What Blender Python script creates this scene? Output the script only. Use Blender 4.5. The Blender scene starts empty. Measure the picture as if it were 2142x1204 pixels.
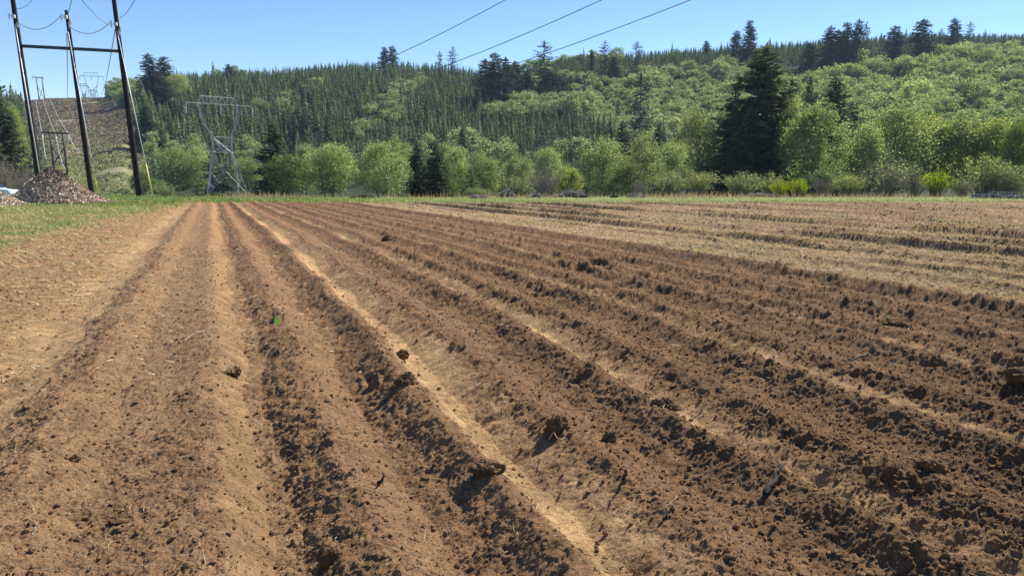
import bpy, bmesh, math
import numpy as np
from mathutils import Vector, Matrix

# ------------------------------------------------------------------ scene frame
# World: camera stands at the origin and looks along +Y.  Field rows run at TH to the left of +Y.
F, CX, CY, HY, CAMH = 1547.0, 1071.0, 602.0, 378.0, 1.65
AL = math.atan((CY - HY) / F)
TH = math.radians(21.9)
SUN_AZ, SUN_EL = math.radians(41), math.radians(44)
rng = np.random.default_rng(7)
COL = bpy.context.scene.collection

def at(px, py, y):
    """world point seen at photo position (px, py) at depth y"""
    X = (px - CX) / F; Y = (CY - py) / F
    d = (X, math.cos(AL) + Y * math.sin(AL), -math.sin(AL) + Y * math.cos(AL))
    t = y / d[1]
    return Vector((d[0] * t, y, CAMH + d[2] * t))

def proj(x, y, z):
    zc = (z - CAMH)
    dep = y * math.cos(AL) - zc * math.sin(AL)
    up = zc * math.cos(AL) + y * math.sin(AL)
    dep = np.maximum(dep, 1e-3)
    return CX + F * x / dep, CY - F * up / dep

def hit(px, py, z=0.0):
    X = (px - CX) / F; Y = (CY - py) / F
    d = (X, math.cos(AL) + Y * math.sin(AL), -math.sin(AL) + Y * math.cos(AL))
    t = (z - CAMH) / d[2]
    return d[0] * t, d[1] * t

# ------------------------------------------------------------------ numpy noise
def _h(ix, iy, seed):
    ix = ix.astype(np.int64); iy = iy.astype(np.int64)
    n = (ix * 374761393 + iy * 668265263 + seed * 1442695041) & 0xffffffff
    n = ((n ^ (n >> 13)) * 1274126177) & 0xffffffff
    n = ((n ^ (n >> 16)) * 2246822519) & 0xffffffff
    return ((n ^ (n >> 15)) & 0xffffff) / float(0xffffff)

def vn(x, y, s=1.0, seed=0):
    x = np.asarray(x, float) * s; y = np.asarray(y, float) * s
    ix = np.floor(x); iy = np.floor(y); fx = x - ix; fy = y - iy
    u = fx * fx * fx * (fx * (fx * 6 - 15) + 10); v = fy * fy * fy * (fy * (fy * 6 - 15) + 10)
    a = _h(ix, iy, seed); b = _h(ix + 1, iy, seed); c = _h(ix, iy + 1, seed); d = _h(ix + 1, iy + 1, seed)
    return (a + (b - a) * u) * (1 - v) + (c + (d - c) * u) * v

def fbm(x, y, s=1.0, o=4, seed=0, g=0.5):
    r = 0; a = 1; t = 0
    for i in range(o):
        r = r + a * vn(x, y, s * 2 ** i, seed + i * 17); t += a; a *= g
    return r / t

def lumps(x, y, cell, prob, rmin, rmax, seed, asp=0.8):
    """field of half-buried rounded clods: one candidate per cell"""
    wx = x + (vn(x, y, 2.2 / cell, seed + 5) - .5) * cell * .6 + (vn(x, y, 5.5 / cell, seed + 7) - .5) * cell * .36
    wy = y + (vn(x, y, 2.2 / cell, seed + 6) - .5) * cell * .6 + (vn(x, y, 5.5 / cell, seed + 8) - .5) * cell * .36
    cx = np.floor(wx / cell); cy = np.floor(wy / cell)
    out = np.zeros_like(wx)
    for i in (-1, 0, 1):
        for j in (-1, 0, 1):
            ax = cx + i; ay = cy + j
            px = (ax + .15 + .7 * _h(ax, ay, seed)) * cell; py = (ay + .15 + .7 * _h(ax, ay, seed + 1)) * cell
            r = (rmin + (rmax - rmin) * _h(ax, ay, seed + 2) ** 2) * cell
            r = np.where(_h(ax, ay, seed + 3) < prob, r, 1e-6)
            q = 1 - ((wx - px) ** 2 + (wy - py) ** 2) / (r * r)
            q = np.maximum(q, 0); out = np.maximum(out, q * (1.5 - .5 * q) * r * asp)
    return out

def sstep(a, b, x):
    t = np.clip((x - a) / (b - a), 0, 1); return t * t * (3 - 2 * t)

# ------------------------------------------------------------------ mesh helpers
class MB:
    """gathers triangles and quads (numpy) with an optional per-vertex tint"""
    def __init__(s): s.V = []; s.Q = []; s.T = []; s.t = []; s.n = 0
    def add(s, V, Q=None, T=None, tint=0.5):
        V = np.asarray(V, float).reshape(-1, 3)
        if Q is not None and len(Q): s.Q.append(np.asarray(Q, np.int64) + s.n)
        if T is not None and len(T): s.T.append(np.asarray(T, np.int64) + s.n)
        s.V.append(V); s.t.append(np.broadcast_to(np.asarray(tint, float), (len(V),)).copy()); s.n += len(V)
        return s
    def tube(s, P, R, sides=6, tint=0.5, cap=True):
        P = np.asarray(P, float); n = len(P); R = np.broadcast_to(np.asarray(R, float), (n,))
        T = np.gradient(P, axis=0); T /= np.linalg.norm(T, axis=1, keepdims=True) + 1e-12
        up = np.array([0, 0, 1.0]) if abs(T[:, 2]).mean() < .85 else np.array([1.0, 0, 0])
        A = np.cross(T, up); A /= np.linalg.norm(A, axis=1, keepdims=True) + 1e-12; B = np.cross(A, T)
        an = np.arange(sides) * 2 * np.pi / sides
        V = (P[:, None, :] + R[:, None, None] * (np.cos(an)[None, :, None] * A[:, None, :] + np.sin(an)[None, :, None] * B[:, None, :])).reshape(-1, 3)
        i = np.arange(n - 1)[:, None] * sides; j = np.arange(sides)[None, :]; k = (j + 1) % sides
        Q = np.stack([i + j, i + k, i + sides + k, i + sides + j], -1).reshape(-1, 4)
        T3 = None
        if cap:
            V = np.vstack([V, P[:1], P[-1:]]); a = len(V) - 2; b = a + 1; jj = np.arange(sides); kk = (jj + 1) % sides
            T3 = np.vstack([np.stack([np.full(sides, a), kk, jj], -1), np.stack([np.full(sides, b), (n - 1) * sides + jj, (n - 1) * sides + kk], -1)])
        return s.add(V, Q, T3, tint)
    def bar(s, a, b, r, sides=5, tint=.5): return s.tube([a, b], [r, r], sides, tint)
    def box(s, c, size, rot=0.0, tint=.5, tilt=None):
        x, y, z = np.asarray(size) / 2.0
        V = np.array([[-x,-y,-z],[x,-y,-z],[x,y,-z],[-x,y,-z],[-x,-y,z],[x,-y,z],[x,y,z],[-x,y,z]])
        m = np.array(Matrix.Rotation(rot, 3, 'Z')) if tilt is None else np.array(Matrix.Rotation(rot, 3, 'Z') @ Matrix.Rotation(tilt, 3, 'Y'))
        return s.add(V @ m.T + np.asarray(c), [[0,3,2,1],[4,5,6,7],[0,1,5,4],[1,2,6,5],[2,3,7,6],[3,0,4,7]], None, tint)
    def quads(s, C, U, W, tint, kite=True):
        """leaf-shaped quads: centre C, half axes U (length) and W (width)"""
        n = len(C)
        V = np.stack([C - U, C + W - .15 * U, C + U, C - W - .15 * U] if kite else [C - U - W, C - U + W, C + U + W * .4, C + U - W * .4], 1).reshape(-1, 3)
        Q = np.arange(4 * n).reshape(n, 4)
        return s.add(V, Q, None, np.repeat(np.broadcast_to(tint, (n,)), 4))
    def tris(s, A, B, C, tint):
        n = len(A)
        return s.add(np.stack([A, B, C], 1).reshape(-1, 3), None, np.arange(3 * n).reshape(n, 3), np.repeat(np.broadcast_to(tint, (n,)), 3))
    def arrays(s):
        V = np.vstack(s.V) if s.V else np.zeros((0, 3))
        Q = np.vstack(s.Q) if s.Q else np.zeros((0, 4), np.int64)
        T = np.vstack(s.T) if s.T else np.zeros((0, 3), np.int64)
        return V, Q, T, np.concatenate(s.t) if s.t else np.zeros(0)
    def mesh(s, name, mat, smooth=False):
        return mk_mesh(name, *s.arrays(), mat, smooth)
    def obj(s, name, mat, parent=None, smooth=False):
        return link(name, s.mesh(name, mat, smooth), parent)

def mk_mesh(name, V, Q, T, tint, mat, smooth=False, col=None):
    me = bpy.data.meshes.new(name)
    me.vertices.add(len(V)); me.vertices.foreach_set('co', np.asarray(V, np.float32).ravel())
    nl = 4 * len(Q) + 3 * len(T); me.loops.add(nl)
    me.loops.foreach_set('vertex_index', np.concatenate([np.asarray(Q).ravel(), np.asarray(T).ravel()]).astype(np.int32))
    me.polygons.add(len(Q) + len(T))
    st = np.concatenate([np.arange(len(Q)) * 4, 4 * len(Q) + np.arange(len(T)) * 3]).astype(np.int32)
    me.polygons.foreach_set('loop_start', st)
    me.polygons.foreach_set('use_smooth', np.full(len(st), smooth, bool))
    me.update(calc_edges=True)
    if tint is not None:
        a = me.attributes.new('tint', 'FLOAT', 'POINT'); a.data.foreach_set('value', np.asarray(tint, np.float32))
    if col is not None:
        a = me.attributes.new('col', 'FLOAT_COLOR', 'POINT')
        c = np.ones((len(V), 4), np.float32); c[:, :3] = col; a.data.foreach_set('color', c.ravel())
    if mat: me.materials.append(mat)
    return me

def link(name, data, parent=None, loc=None):
    o = bpy.data.objects.new(name, data); COL.objects.link(o)
    if parent: o.parent = parent
    if loc is not None: o.location = loc
    return o

def tag(o, label=None, cat=None, group=None, kind=None):
    if label: o['label'] = label
    if cat: o['category'] = cat
    if group: o['group'] = group
    if kind: o['kind'] = kind
    return o

def thing(name, label, cat, loc=(0, 0, 0), rz=0.0, group=None):
    o = link(name, None, None, loc); o.rotation_euler = (0, 0, rz); o.empty_display_size = .3
    return tag(o, label, cat, group)

# ------------------------------------------------------------------ materials
def new_mat(name):
    m = bpy.data.materials.new(name); m.use_nodes = True
    n = m.node_tree.nodes; n.clear()
    return m, n, m.node_tree.links

def ramp(n, pts):
    r = n.new('ShaderNodeValToRGB'); e = r.color_ramp.elements
    e[0].position, e[1].position = pts[0][0], pts[-1][0]
    e[0].color = (*pts[0][1], 1); e[1].color = (*pts[-1][1], 1)
    for p, c in pts[1:-1]:
        k = e.new(p); k.color = (*c, 1)
    return r

def mat_leaf(name, dark, light, trans=.4, gloss=.0, rnd=.25):
    m, n, l = new_mat(name)
    at_ = n.new('ShaderNodeAttribute'); at_.attribute_name = 'tint'
    oi = n.new('ShaderNodeObjectInfo')
    ma = n.new('ShaderNodeMath'); ma.operation = 'MULTIPLY_ADD'; ma.inputs[1].default_value = rnd; ma.inputs[2].default_value = -rnd / 2
    l.new(oi.outputs['Random'], ma.inputs[0])
    ad = n.new('ShaderNodeMath'); ad.use_clamp = True; l.new(at_.outputs['Fac'], ad.inputs[0]); l.new(ma.outputs[0], ad.inputs[1])
    mx = n.new('ShaderNodeMix'); mx.data_type = 'RGBA'; l.new(ad.outputs[0], mx.inputs[0])
    mx.inputs[6].default_value = (*dark, 1); mx.inputs[7].default_value = (*light, 1)
    d = n.new('ShaderNodeBsdfDiffuse'); l.new(mx.outputs[2], d.inputs[0])
    t = n.new('ShaderNodeBsdfTranslucent')
    hs = n.new('ShaderNodeHueSaturation'); hs.inputs['Saturation'].default_value = 1.22; hs.inputs['Hue'].default_value = .499; hs.inputs['Value'].default_value = 1.4
    l.new(mx.outputs[2], hs.inputs['Color']); l.new(hs.outputs[0], t.inputs[0])
    ms = n.new('ShaderNodeMixShader'); ms.inputs[0].default_value = trans
    l.new(d.outputs[0], ms.inputs[1]); l.new(t.outputs[0], ms.inputs[2])
    last = ms
    if gloss:
        g = n.new('ShaderNodeBsdfGlossy'); g.inputs['Roughness'].default_value = .45; g.inputs[0].default_value = (.9, .95, 1, 1)
        m2 = n.new('ShaderNodeMixShader'); m2.inputs[0].default_value = gloss
        l.new(ms.outputs[0], m2.inputs[1]); l.new(g.outputs[0], m2.inputs[2]); last = m2
    o = n.new('ShaderNodeOutputMaterial'); l.new(last.outputs[0], o.inputs[0])
    return m

def mat_plain(name, a, b, scale=8.0, rough=.9, metal=0.0, bump=.0, stretch=(1, 1, 1), tint=False, spec=.3):
    m, n, l = new_mat(name)
    p = n.new('ShaderNodeBsdfPrincipled'); p.inputs['Roughness'].default_value = rough; p.inputs['Metallic'].default_value = metal
    p.inputs['Specular IOR Level'].default_value = spec
    tc = n.new('ShaderNodeTexCoord'); mp = n.new('ShaderNodeMapping'); mp.inputs['Scale'].default_value = stretch
    l.new(tc.outputs['Object'], mp.inputs[0])
    no = n.new('ShaderNodeTexNoise'); no.inputs['Scale'].default_value = scale; no.inputs['Detail'].default_value = 6; no.inputs['Roughness'].default_value = .65
    l.new(mp.outputs[0], no.inputs['Vector'])
    r = ramp(n, [(.32, a), (.68, b)])
    if tint:
        at_ = n.new('ShaderNodeAttribute'); at_.attribute_name = 'tint'
        ad = n.new('ShaderNodeMath'); ad.operation = 'MULTIPLY_ADD'; ad.inputs[1].default_value = .45; l.new(no.outputs[0], ad.inputs[0])
        sb = n.new('ShaderNodeMath'); sb.operation = 'MULTIPLY_ADD'; sb.inputs[1].default_value = .8; sb.inputs[2].default_value = -.12
        l.new(at_.outputs['Fac'], sb.inputs[0]); l.new(sb.outputs[0], ad.inputs[2]); l.new(ad.outputs[0], r.inputs[0])
    else: l.new(no.outputs[0], r.inputs[0])
    l.new(r.outputs[0], p.inputs['Base Color'])
    if bump:
        b_ = n.new('ShaderNodeBump'); b_.inputs['Strength'].default_value = bump; b_.inputs['Distance'].default_value = .05
        l.new(no.outputs[0], b_.inputs['Height']); l.new(b_.outputs[0], p.inputs['Normal'])
    o = n.new('ShaderNodeOutputMaterial'); l.new(p.outputs[0], o.inputs[0])
    return m

def mat_vcol(name, scales, lo, hi, bump=.5, dist=.01, bscale=90.0):
    """albedo from the 'col' attribute, broken up by two sizes of noise, with fine relief"""
    m, n, l = new_mat(name)
    p = n.new('ShaderNodeBsdfPrincipled'); p.inputs['Roughness'].default_value = 1; p.inputs['Specular IOR Level'].default_value = .08
    a = n.new('ShaderNodeAttribute'); a.attribute_name = 'col'
    tc = n.new('ShaderNodeTexCoord')
    cur = a.outputs['Color']
    for s in scales:
        no = n.new('ShaderNodeTexNoise'); no.inputs['Scale'].default_value = s; no.inputs['Detail'].default_value = 5; no.inputs['Roughness'].default_value = .7
        l.new(tc.outputs['Object'], no.inputs['Vector'])
        mr = n.new('ShaderNodeMapRange'); mr.inputs[1].default_value = .3; mr.inputs[2].default_value = .7; mr.inputs[3].default_value = lo; mr.inputs[4].default_value = hi
        l.new(no.outputs[0], mr.inputs[0])
        v = n.new('ShaderNodeVectorMath'); v.operation = 'SCALE'; l.new(cur, v.inputs[0]); l.new(mr.outputs[0], v.inputs['Scale']); cur = v.outputs[0]
    l.new(cur, p.inputs['Base Color'])
    nb = n.new('ShaderNodeTexNoise'); nb.inputs['Scale'].default_value = bscale; nb.inputs['Detail'].default_value = 4; nb.inputs['Roughness'].default_value = .7
    l.new(tc.outputs['Object'], nb.inputs['Vector'])
    b_ = n.new('ShaderNodeBump'); b_.inputs['Strength'].default_value = bump; b_.inputs['Distance'].default_value = dist
    l.new(nb.outputs[0], b_.inputs['Height']); l.new(b_.outputs[0], p.inputs['Normal'])
    o = n.new('ShaderNodeOutputMaterial'); l.new(p.outputs[0], o.inputs[0])
    return m

M = {}
M['soil'] = mat_vcol('soil', (35.0, 6.0), .72, 1.3, 1.0, .02, 95.0)
M['terrain'] = mat_vcol('terrain', (.35, 1.6), .6, 1.4, .6, .3, 2.0)
M['crumb'] = mat_plain('crumb_soil', (.13, .077, .040), (.26, .155, .080), 30.0, 1.0, bump=.6, spec=.05)
M['clod'] = mat_plain('clod_soil', (.10, .060, .032), (.225, .132, .066), 22.0, 1.0, bump=.9, spec=.05)
M['straw'] = mat_leaf('straw', (.20, .135, .07), (.56, .45, .27), .2, rnd=0)
M['grass'] = mat_leaf('grass_blades', (.09, .15, .035), (.42, .41, .19), .4, rnd=0)
M['leaf_mid'] = mat_leaf('leaf_fresh_green', (.11, .15, .058), (.40, .46, .205), .44)
M['leaf_yel'] = mat_leaf('leaf_yellow_green', (.14, .175, .05), (.41, .45, .17), .45)
M['leaf_olive'] = mat_leaf('leaf_olive', (.115, .14, .058), (.38, .42, .19), .42)
M['leaf_dark'] = mat_leaf('leaf_dark', (.036, .062, .022), (.19, .25, .07), .35, .03)
M['leaf_vivid'] = mat_leaf('leaf_vivid', (.17, .25, .015), (.42, .47, .035), .5)
M['needle'] = mat_leaf('needles', (.045, .060, .036), (.18, .205, .115), .32)
M['needle_hill'] = mat_leaf('needles_plantation', (.055, .082, .044), (.24, .29, .14), .25, rnd=.35)
M['needle_old'] = mat_leaf('needles_old_growth', (.034, .047, .038), (.105, .128, .092), .22)
M['alder'] = mat_leaf('alder_leaves', (.115, .165, .07), (.37, .44, .22), .45, rnd=.4)
M['alder_blue'] = mat_leaf('alder_leaves_cool', (.115, .16, .065), (.36, .42, .18), .45, rnd=.4)
M['bark'] = mat_plain('bark', (.07, .055, .042), (.20, .17, .14), 6.0, .95, bump=.5, stretch=(3, 3, .6))
M['bark_dark'] = mat_plain('bark_dark', (.035, .028, .024), (.10, .08, .065), 6.0, .95, bump=.5)
M['twig'] = mat_plain('twigs', (.15, .12, .10), (.30, .25, .21), 10.0, .95)
M['pole'] = mat_plain('creosoted_pole', (.005, .005, .006), (.024, .012, .008), 2.2, .75, bump=.3, stretch=(4, 4, .25), spec=.15)
M['pole_old'] = mat_plain('weathered_pole', (.045, .038, .034), (.10, .08, .07), 2.2, .8, stretch=(4, 4, .3))
M['steel'] = mat_plain('galvanised_steel', (.42, .44, .44), (.58, .60, .59), 3.0, .6, .1)
M['steel_far'] = mat_plain('weathered_steel', (.20, .24, .27), (.30, .34, .37), 3.0, .6, .3)
M['crossbar'] = mat_plain('blue_grey_steel', (.02, .035, .045), (.05, .075, .09), 3.0, .5, .4)
M['wire'] = mat_plain('aluminium_wire', (.16, .18, .20), (.24, .26, .28), 3.0, .5, .5)
M['guy'] = mat_plain('bright_guy_strand', (.62, .64, .64), (.80, .80, .80), 3.0, .45, .2)
M['guard'] = mat_plain('yellow_guard', (.62, .50, .10), (.74, .62, .18), 3.0, .6)
M['porcelain'] = mat_plain('porcelain', (.55, .62, .60), (.75, .80, .78), 9.0, .25, spec=.6)
M['chips'] = mat_plain('wood_chips', (.125, .085, .058), (.68, .535, .39), 3.0, .95, tint=True, bump=.4)
M['chips_pale'] = mat_plain('pale_wood_chips', (.30, .22, .15), (.72, .60, .46), 3.0, .95, tint=True, bump=.4)
M['bracken'] = mat_plain('dead_bracken', (.15, .112, .078), (.42, .335, .235), 2.0, .95, tint=True)
M['brush'] = mat_plain('grey_brush', (.12, .10, .09), (.44, .40, .36), 5.0, .95, tint=True)
M['root'] = mat_plain('dry_root', (.16, .11, .07), (.42, .31, .2), 14.0, .9, bump=.3)
M['root_dark'] = mat_plain('dark_root', (.022, .016, .012), (.06, .042, .03), 14.0, .9, bump=.3)
M['sprout'] = mat_leaf('sprout', (.09, .27, .02), (.20, .45, .05), .4, .05)
M['paint'] = mat_plain('pale_blue_paint', (.52, .60, .68), (.60, .67, .74), 1.0, .25, spec=.6)
M['glass_dark'] = mat_plain('dark_glass', (.01, .014, .02), (.02, .025, .035), 1.0, .08, spec=.8)
M['tyre'] = mat_plain('tyre_rubber', (.012, .012, .012), (.03, .03, .03), 9.0, .9)

# ------------------------------------------------------------------ the ploughed field
def row_uv(x, y): return x * math.cos(TH) + y * math.sin(TH), -x * math.sin(TH) + y * math.cos(TH)

_bed = [(.10, -.055), (.22, -.06), (.34, -.01), (.55, .065), (.66, .06), (.95, .0), (1.15, .035), (1.32, .105), (1.40, .10), (1.53, .0)]
_pr = [(-9, .02), (-4.5, .02), (-2.7, .0), (-2.0, -.045), (-1.75, -.065), (-1.45, -.035), (-1.28, .02), (-1.10, .075), (-.92, .065), (-.7, .02), (-.4, .04), (-.15, .075), (-.05, .065), (.08, .0),
       (.17, -.045), (.32, -.03), (.45, .03), (.62, .085), (.72, .07), (.95, .0), (1.12, .04), (1.30, .135), (1.38, .13), (1.50, .02)]
for k in range(5):
    _pr += [(1.55 * (k + 1) - .03 + a, b * (1.0 if k < 3 else .9)) for a, b in _bed]
_pr = [p for p in _pr if p[0] < 8.75] + [(8.8, -.01), (8.95, .06), (9.12, .155), (9.28, .14), (9.45, .05), (9.9, .04), (80, .04)]
_pr.sort()
PX_, PZ_ = np.array([p[0] for p in _pr]), np.array([p[1] for p in _pr])
TRACKS = np.array([-1.75, .18] + [1.55 * (k + 1) + .15 for k in range(5)])

def grass_edge(rv): return np.interp(rv, [0, 15, 21, 32, 55, 70], [-6.2, -5.3, -4.8, -4.1, -2.6, -2.0])
def field_end(x): return np.interp(x, [-40, -20, -5, 0, 8, 40], [57, 56.5, 54, 53, 53.5, 57])

def field(x, y, full=True):
    u, v = row_uv(x, y)
    uw = u + (fbm(v, v * 0 + 4, 1.3, 3, 14) - .5) * .28 * np.exp(-((u + 1.2) / .5) ** 2) - np.interp(v, [1.5, 3.8, 5.5, 8.2, 13.8, 24, 53], [-.09, -.08, -.01, .05, .12, .15, -.02]) * np.clip(u / 1.35, 0, 2.5) + (fbm(v, v * 0, .35, 3, 11) - .5) * .22 + (fbm(u, v, 1.4, 3, 12) - .5) * .10 + (fbm(u, v, 5.0, 2, 13) - .5) * .05
    h = np.interp(uw, PX_, PZ_) * np.where(uw < 8.7, 1.28, 1.0)
    ri = np.round((uw - 11.0) / 2.45); du = uw - 11.0 - 2.45 * ri
    ramp_ = np.where(ri == 0, .35, .55 + .6 * _h(ri, ri * 0, 77)) * (.45 + .95 * sstep(.25, .6, fbm(v, ri * 9.1, .16, 3, 78))) * (uw > 10.2)
    rid = ramp_ * np.where(du < 0, np.exp(-(du / .09) ** 2), np.exp(-(du / .20) ** 2))
    h = h + .14 * rid - .05 * ramp_ * np.exp(-((du + .36) / .16) ** 2)
    d2 = uw - 11.0 - 1.05 - 2.45 * np.round((uw - 12.05) / 2.45)
    h = h + .10 * (uw > 10.2) * np.exp(-(d2 / .11) ** 2) * sstep(.30, .48, fbm(v, ri * 5.3, .3, 3, 79))
    dt = np.min(np.abs(uw[..., None] - TRACKS), -1) if uw.ndim == 1 else None
    wide = np.where(uw < -1.2, .45, .19)
    track = 1 - sstep(.35, 1.0, dt / (wide * 1.55))
    track *= sstep(.25, .5, fbm(u * 1.5, v * .55, 1.0, 3, 21)) * .6 + .4
    track = np.where(np.abs(uw - 1.7) < .5, np.maximum(track, (.5 + .4 * sstep(.3, .55, vn(u, v, 1.6, 24))) * (1 - sstep(.16, .38, np.abs(uw - 1.72)))), track)
    track = np.where(np.abs(uw - 3.26) < .5, np.maximum(track, .85 * (1 - sstep(.10, .26, np.abs(uw - 3.22))) * sstep(.15, .4, vn(u, v, .9, 23))), track)
    track = np.where(uw > 8.6, 0, track) * np.where(np.abs(uw - .18) < .5, .18, np.where(uw < -1.2, .6, 1.0))
    tilled = sstep(-2.3, -1.3, uw) * (1 - sstep(9.15, 9.4, uw + (vn(u, v, 1.7, 31) - .5) * .4))
    stub = sstep(9.2, 9.5, uw + (vn(u, v, 1.7, 31) - .5) * .4)
    margin = 1 - sstep(-2.4, -1.7, uw + (vn(u, v, .8, 33) - .5) * .8)
    endw = sstep(-1.2, .9, y - field_end(x) + (fbm(u, v, .3, 3, 35) - .5) * 2.5)
    ge = grass_edge(v) + (fbm(u, v, .45, 4, 36) - .5) * 2.2
    green = np.maximum(1 - sstep(-.9, .9, u - ge), endw)
    # coarse tilth: rises to the right, low on tracks
    rough = (.34 + .24 * sstep(1.3, 4.0, uw)) * tilled * (.75 + .5 * sstep(.35, .65, fbm(u, v, .55, 2, 44))) + .50 * margin + .55 * stub * (1 + 1.2 * rid)
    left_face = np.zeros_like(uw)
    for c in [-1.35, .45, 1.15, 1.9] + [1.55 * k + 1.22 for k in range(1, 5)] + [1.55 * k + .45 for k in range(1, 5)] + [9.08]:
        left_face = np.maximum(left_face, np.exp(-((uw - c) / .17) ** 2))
    rough = rough * (1 - .85 * track) * (1 - endw * .8)
    rough = rough * (1 + 1.1 * left_face * tilled)
    patch = fbm(u, v, .9, 3, 41)
    h = h + (fbm(u, v, .5, 3, 42) - .5) * .05 + (fbm(u, v, 2.5, 3, 43) - .5) * .05 * (1 - .6 * track)
    cl = lumps(x, y, .38, .30, .10, .32, 51, .55) * sstep(.50, .62, patch + .13 * left_face)
    cl = np.maximum(cl, lumps(x, y, .17, .34, .10, .40, 52, .6) * sstep(.42, .60, patch + .15 * left_face))
    cm = lumps(x, y, .085, .26, .10, .42, 53, .7) * (.35 + .65 * sstep(.35, .6, patch + .15 * left_face))
    cs = lumps(x, y, .045, .42, .12, .44, 54, .7)
    fine = (fbm(x, y, 16, 4, 61, .65) - .5)
    cl = np.minimum(cl, .075) * (1 + 1.5 * (fbm(x, y, 26, 4, 65, .7) - .5))
    tilth = (fbm(x, y, 9.0, 3, 62, .6) - .5) * .05 + (fbm(x, y, 3.6, 2, 63) - .5) * .05
    h = h + rough * (cl * .95 + cm * .70 + cs * .55 + fine * .060 + tilth) + fine * .012 + (fbm(x, y, 55, 3, 64, .7) - .5) * .017 * (1 - .5 * track)
    # tyre lug prints across the compacted tracks
    lug = np.sin(v * 2 * np.pi / .21 + 3.0 * vn(u, v, 3.0, 71)) * .017 * track * sstep(.35, .6, fbm(u, v, .8, 2, 72)) * (uw > -1.0)
    h = h + lug
    h = h * (1 - .7 * endw * 1.0)
    h = h + .03 * endw
    if not full: return h
    # albedo: dry compacted dust, crumbly brown, moist clods, straw litter, shade along stubble ridges, grass
    n1 = fbm(u, v, .8, 4, 81); n2 = fbm(x, y, 7.0, 3, 82)
    dry = np.array([.44, .285, .140]); base = np.array([.232, .134, .068]); moist_shade = np.array([.120, .070, .036]); red = np.array([.200, .098, .045])
    tan = np.array([.325, .210, .106]); grn = np.array([.10, .135, .035])
    c = base[None] + (moist_shade - base)[None] * (sstep(.6, 3.5, uw) * .50 + .22 * sstep(.45, .7, n1))[:, None]
    c = c + (red - c) * (.62 * sstep(11, 36, y) * (1 - sstep(4, 10, uw) * .4))[:, None]
    c = c + (tan[None] - c) * (.26 * (1 - sstep(-.6, 1.6, uw)))[:, None]
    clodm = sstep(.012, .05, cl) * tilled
    c = c + (moist_shade - c) * (.55 * clodm * sstep(.2, 2.5, uw + 1.6 * left_face))[:, None]
    c = c + (dry - c) * (track * (.55 + .45 * n2))[:, None]
    st = stub * (.45 + .5 * sstep(.35, .65, fbm(u * 2.2, v * .6, 1.0, 4, 83)))
    st = st * (1 - .7 * np.clip(rid, 0, 1))
    stc = np.array([.37, .28, .155])
    c = c + (np.array([.215, .122, .062]) - c) * (stub * .8)[:, None]
    c = c + (stc - c) * (st * .78)[:, None]
    c = c + (moist_shade * 1.15 - c) * (.75 * np.clip(rid + .7 * np.exp(-((uw - 12.05 - 2.45 * np.round((uw - 12.05) / 2.45) + .08) / .13) ** 2) * (uw > 10.2), 0, 1) * stub)[:, None]  # shaded faces of the stubble ridges, darkened in the albedo
    c = c + (np.array([.16, .15, .055]) - c) * (stub * .5 * sstep(.52, .72, fbm(u, v, .35, 3, 86)))[:, None]
    mg = margin * (.25 + .6 * sstep(.35, .65, fbm(u, v, 1.2, 4, 84)))
    c = c + (np.array([.285, .165, .078]) - c) * (mg * .8)[:, None]
    c = c + (grn - c) * (green * (.25 + .75 * sstep(.3, .6, fbm(u, v, .7, 3, 85))))[:, None]
    c = c * (.82 + .30 * n2)[:, None]
    return h, c, dict(u=u, v=v, stub=stub, green=green, margin=margin, tilled=tilled, track=track, end=endw)

def build_field():
    ys = [1.2]
    while ys[-1] < 62:
        d = ys[-1]; ys.append(d + min(max(.0048, d * d / (CAMH * F * 2.0) * 1.05 * 1.6), .22))
    ys = np.array(ys); nx = 1500
    ne = 34
    sx = np.concatenate([-np.linspace(2, 1, ne, endpoint=False), np.linspace(-1, 1, nx - 2 * ne), np.linspace(1, 2, ne + 1)[1:]])
    hw = .78 * ys + 1.6
    X = hw[:, None] * np.clip(sx, -1, 1)[None] + 3.2 * np.sign(sx)[None] * np.maximum(np.abs(sx) - 1, 0)[None]; Y = np.repeat(ys[:, None], nx, 1)
    x, y = X.ravel(), Y.ravel()
    h = np.empty_like(x); c = np.empty((len(x), 3))
    for i in range(0, len(x), 200000):
        s = slice(i, i + 200000); h[s], c[s], _ = field(x[s], y[s])
    ny = len(ys)
    i = np.arange(ny - 1)[:, None] * nx; j = np.arange(nx - 1)[None]
    Q = np.stack([i + j, i + j + 1, i + nx + j + 1, i + nx + j], -1).reshape(-1, 4)
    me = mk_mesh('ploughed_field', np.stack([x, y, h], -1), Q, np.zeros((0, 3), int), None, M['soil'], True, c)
    tag(link('ploughed_field', me), 'bare ploughed brown field with furrows running to the tree line', None, None, 'structure')
    print('field verts', len(x))
build_field()

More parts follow.
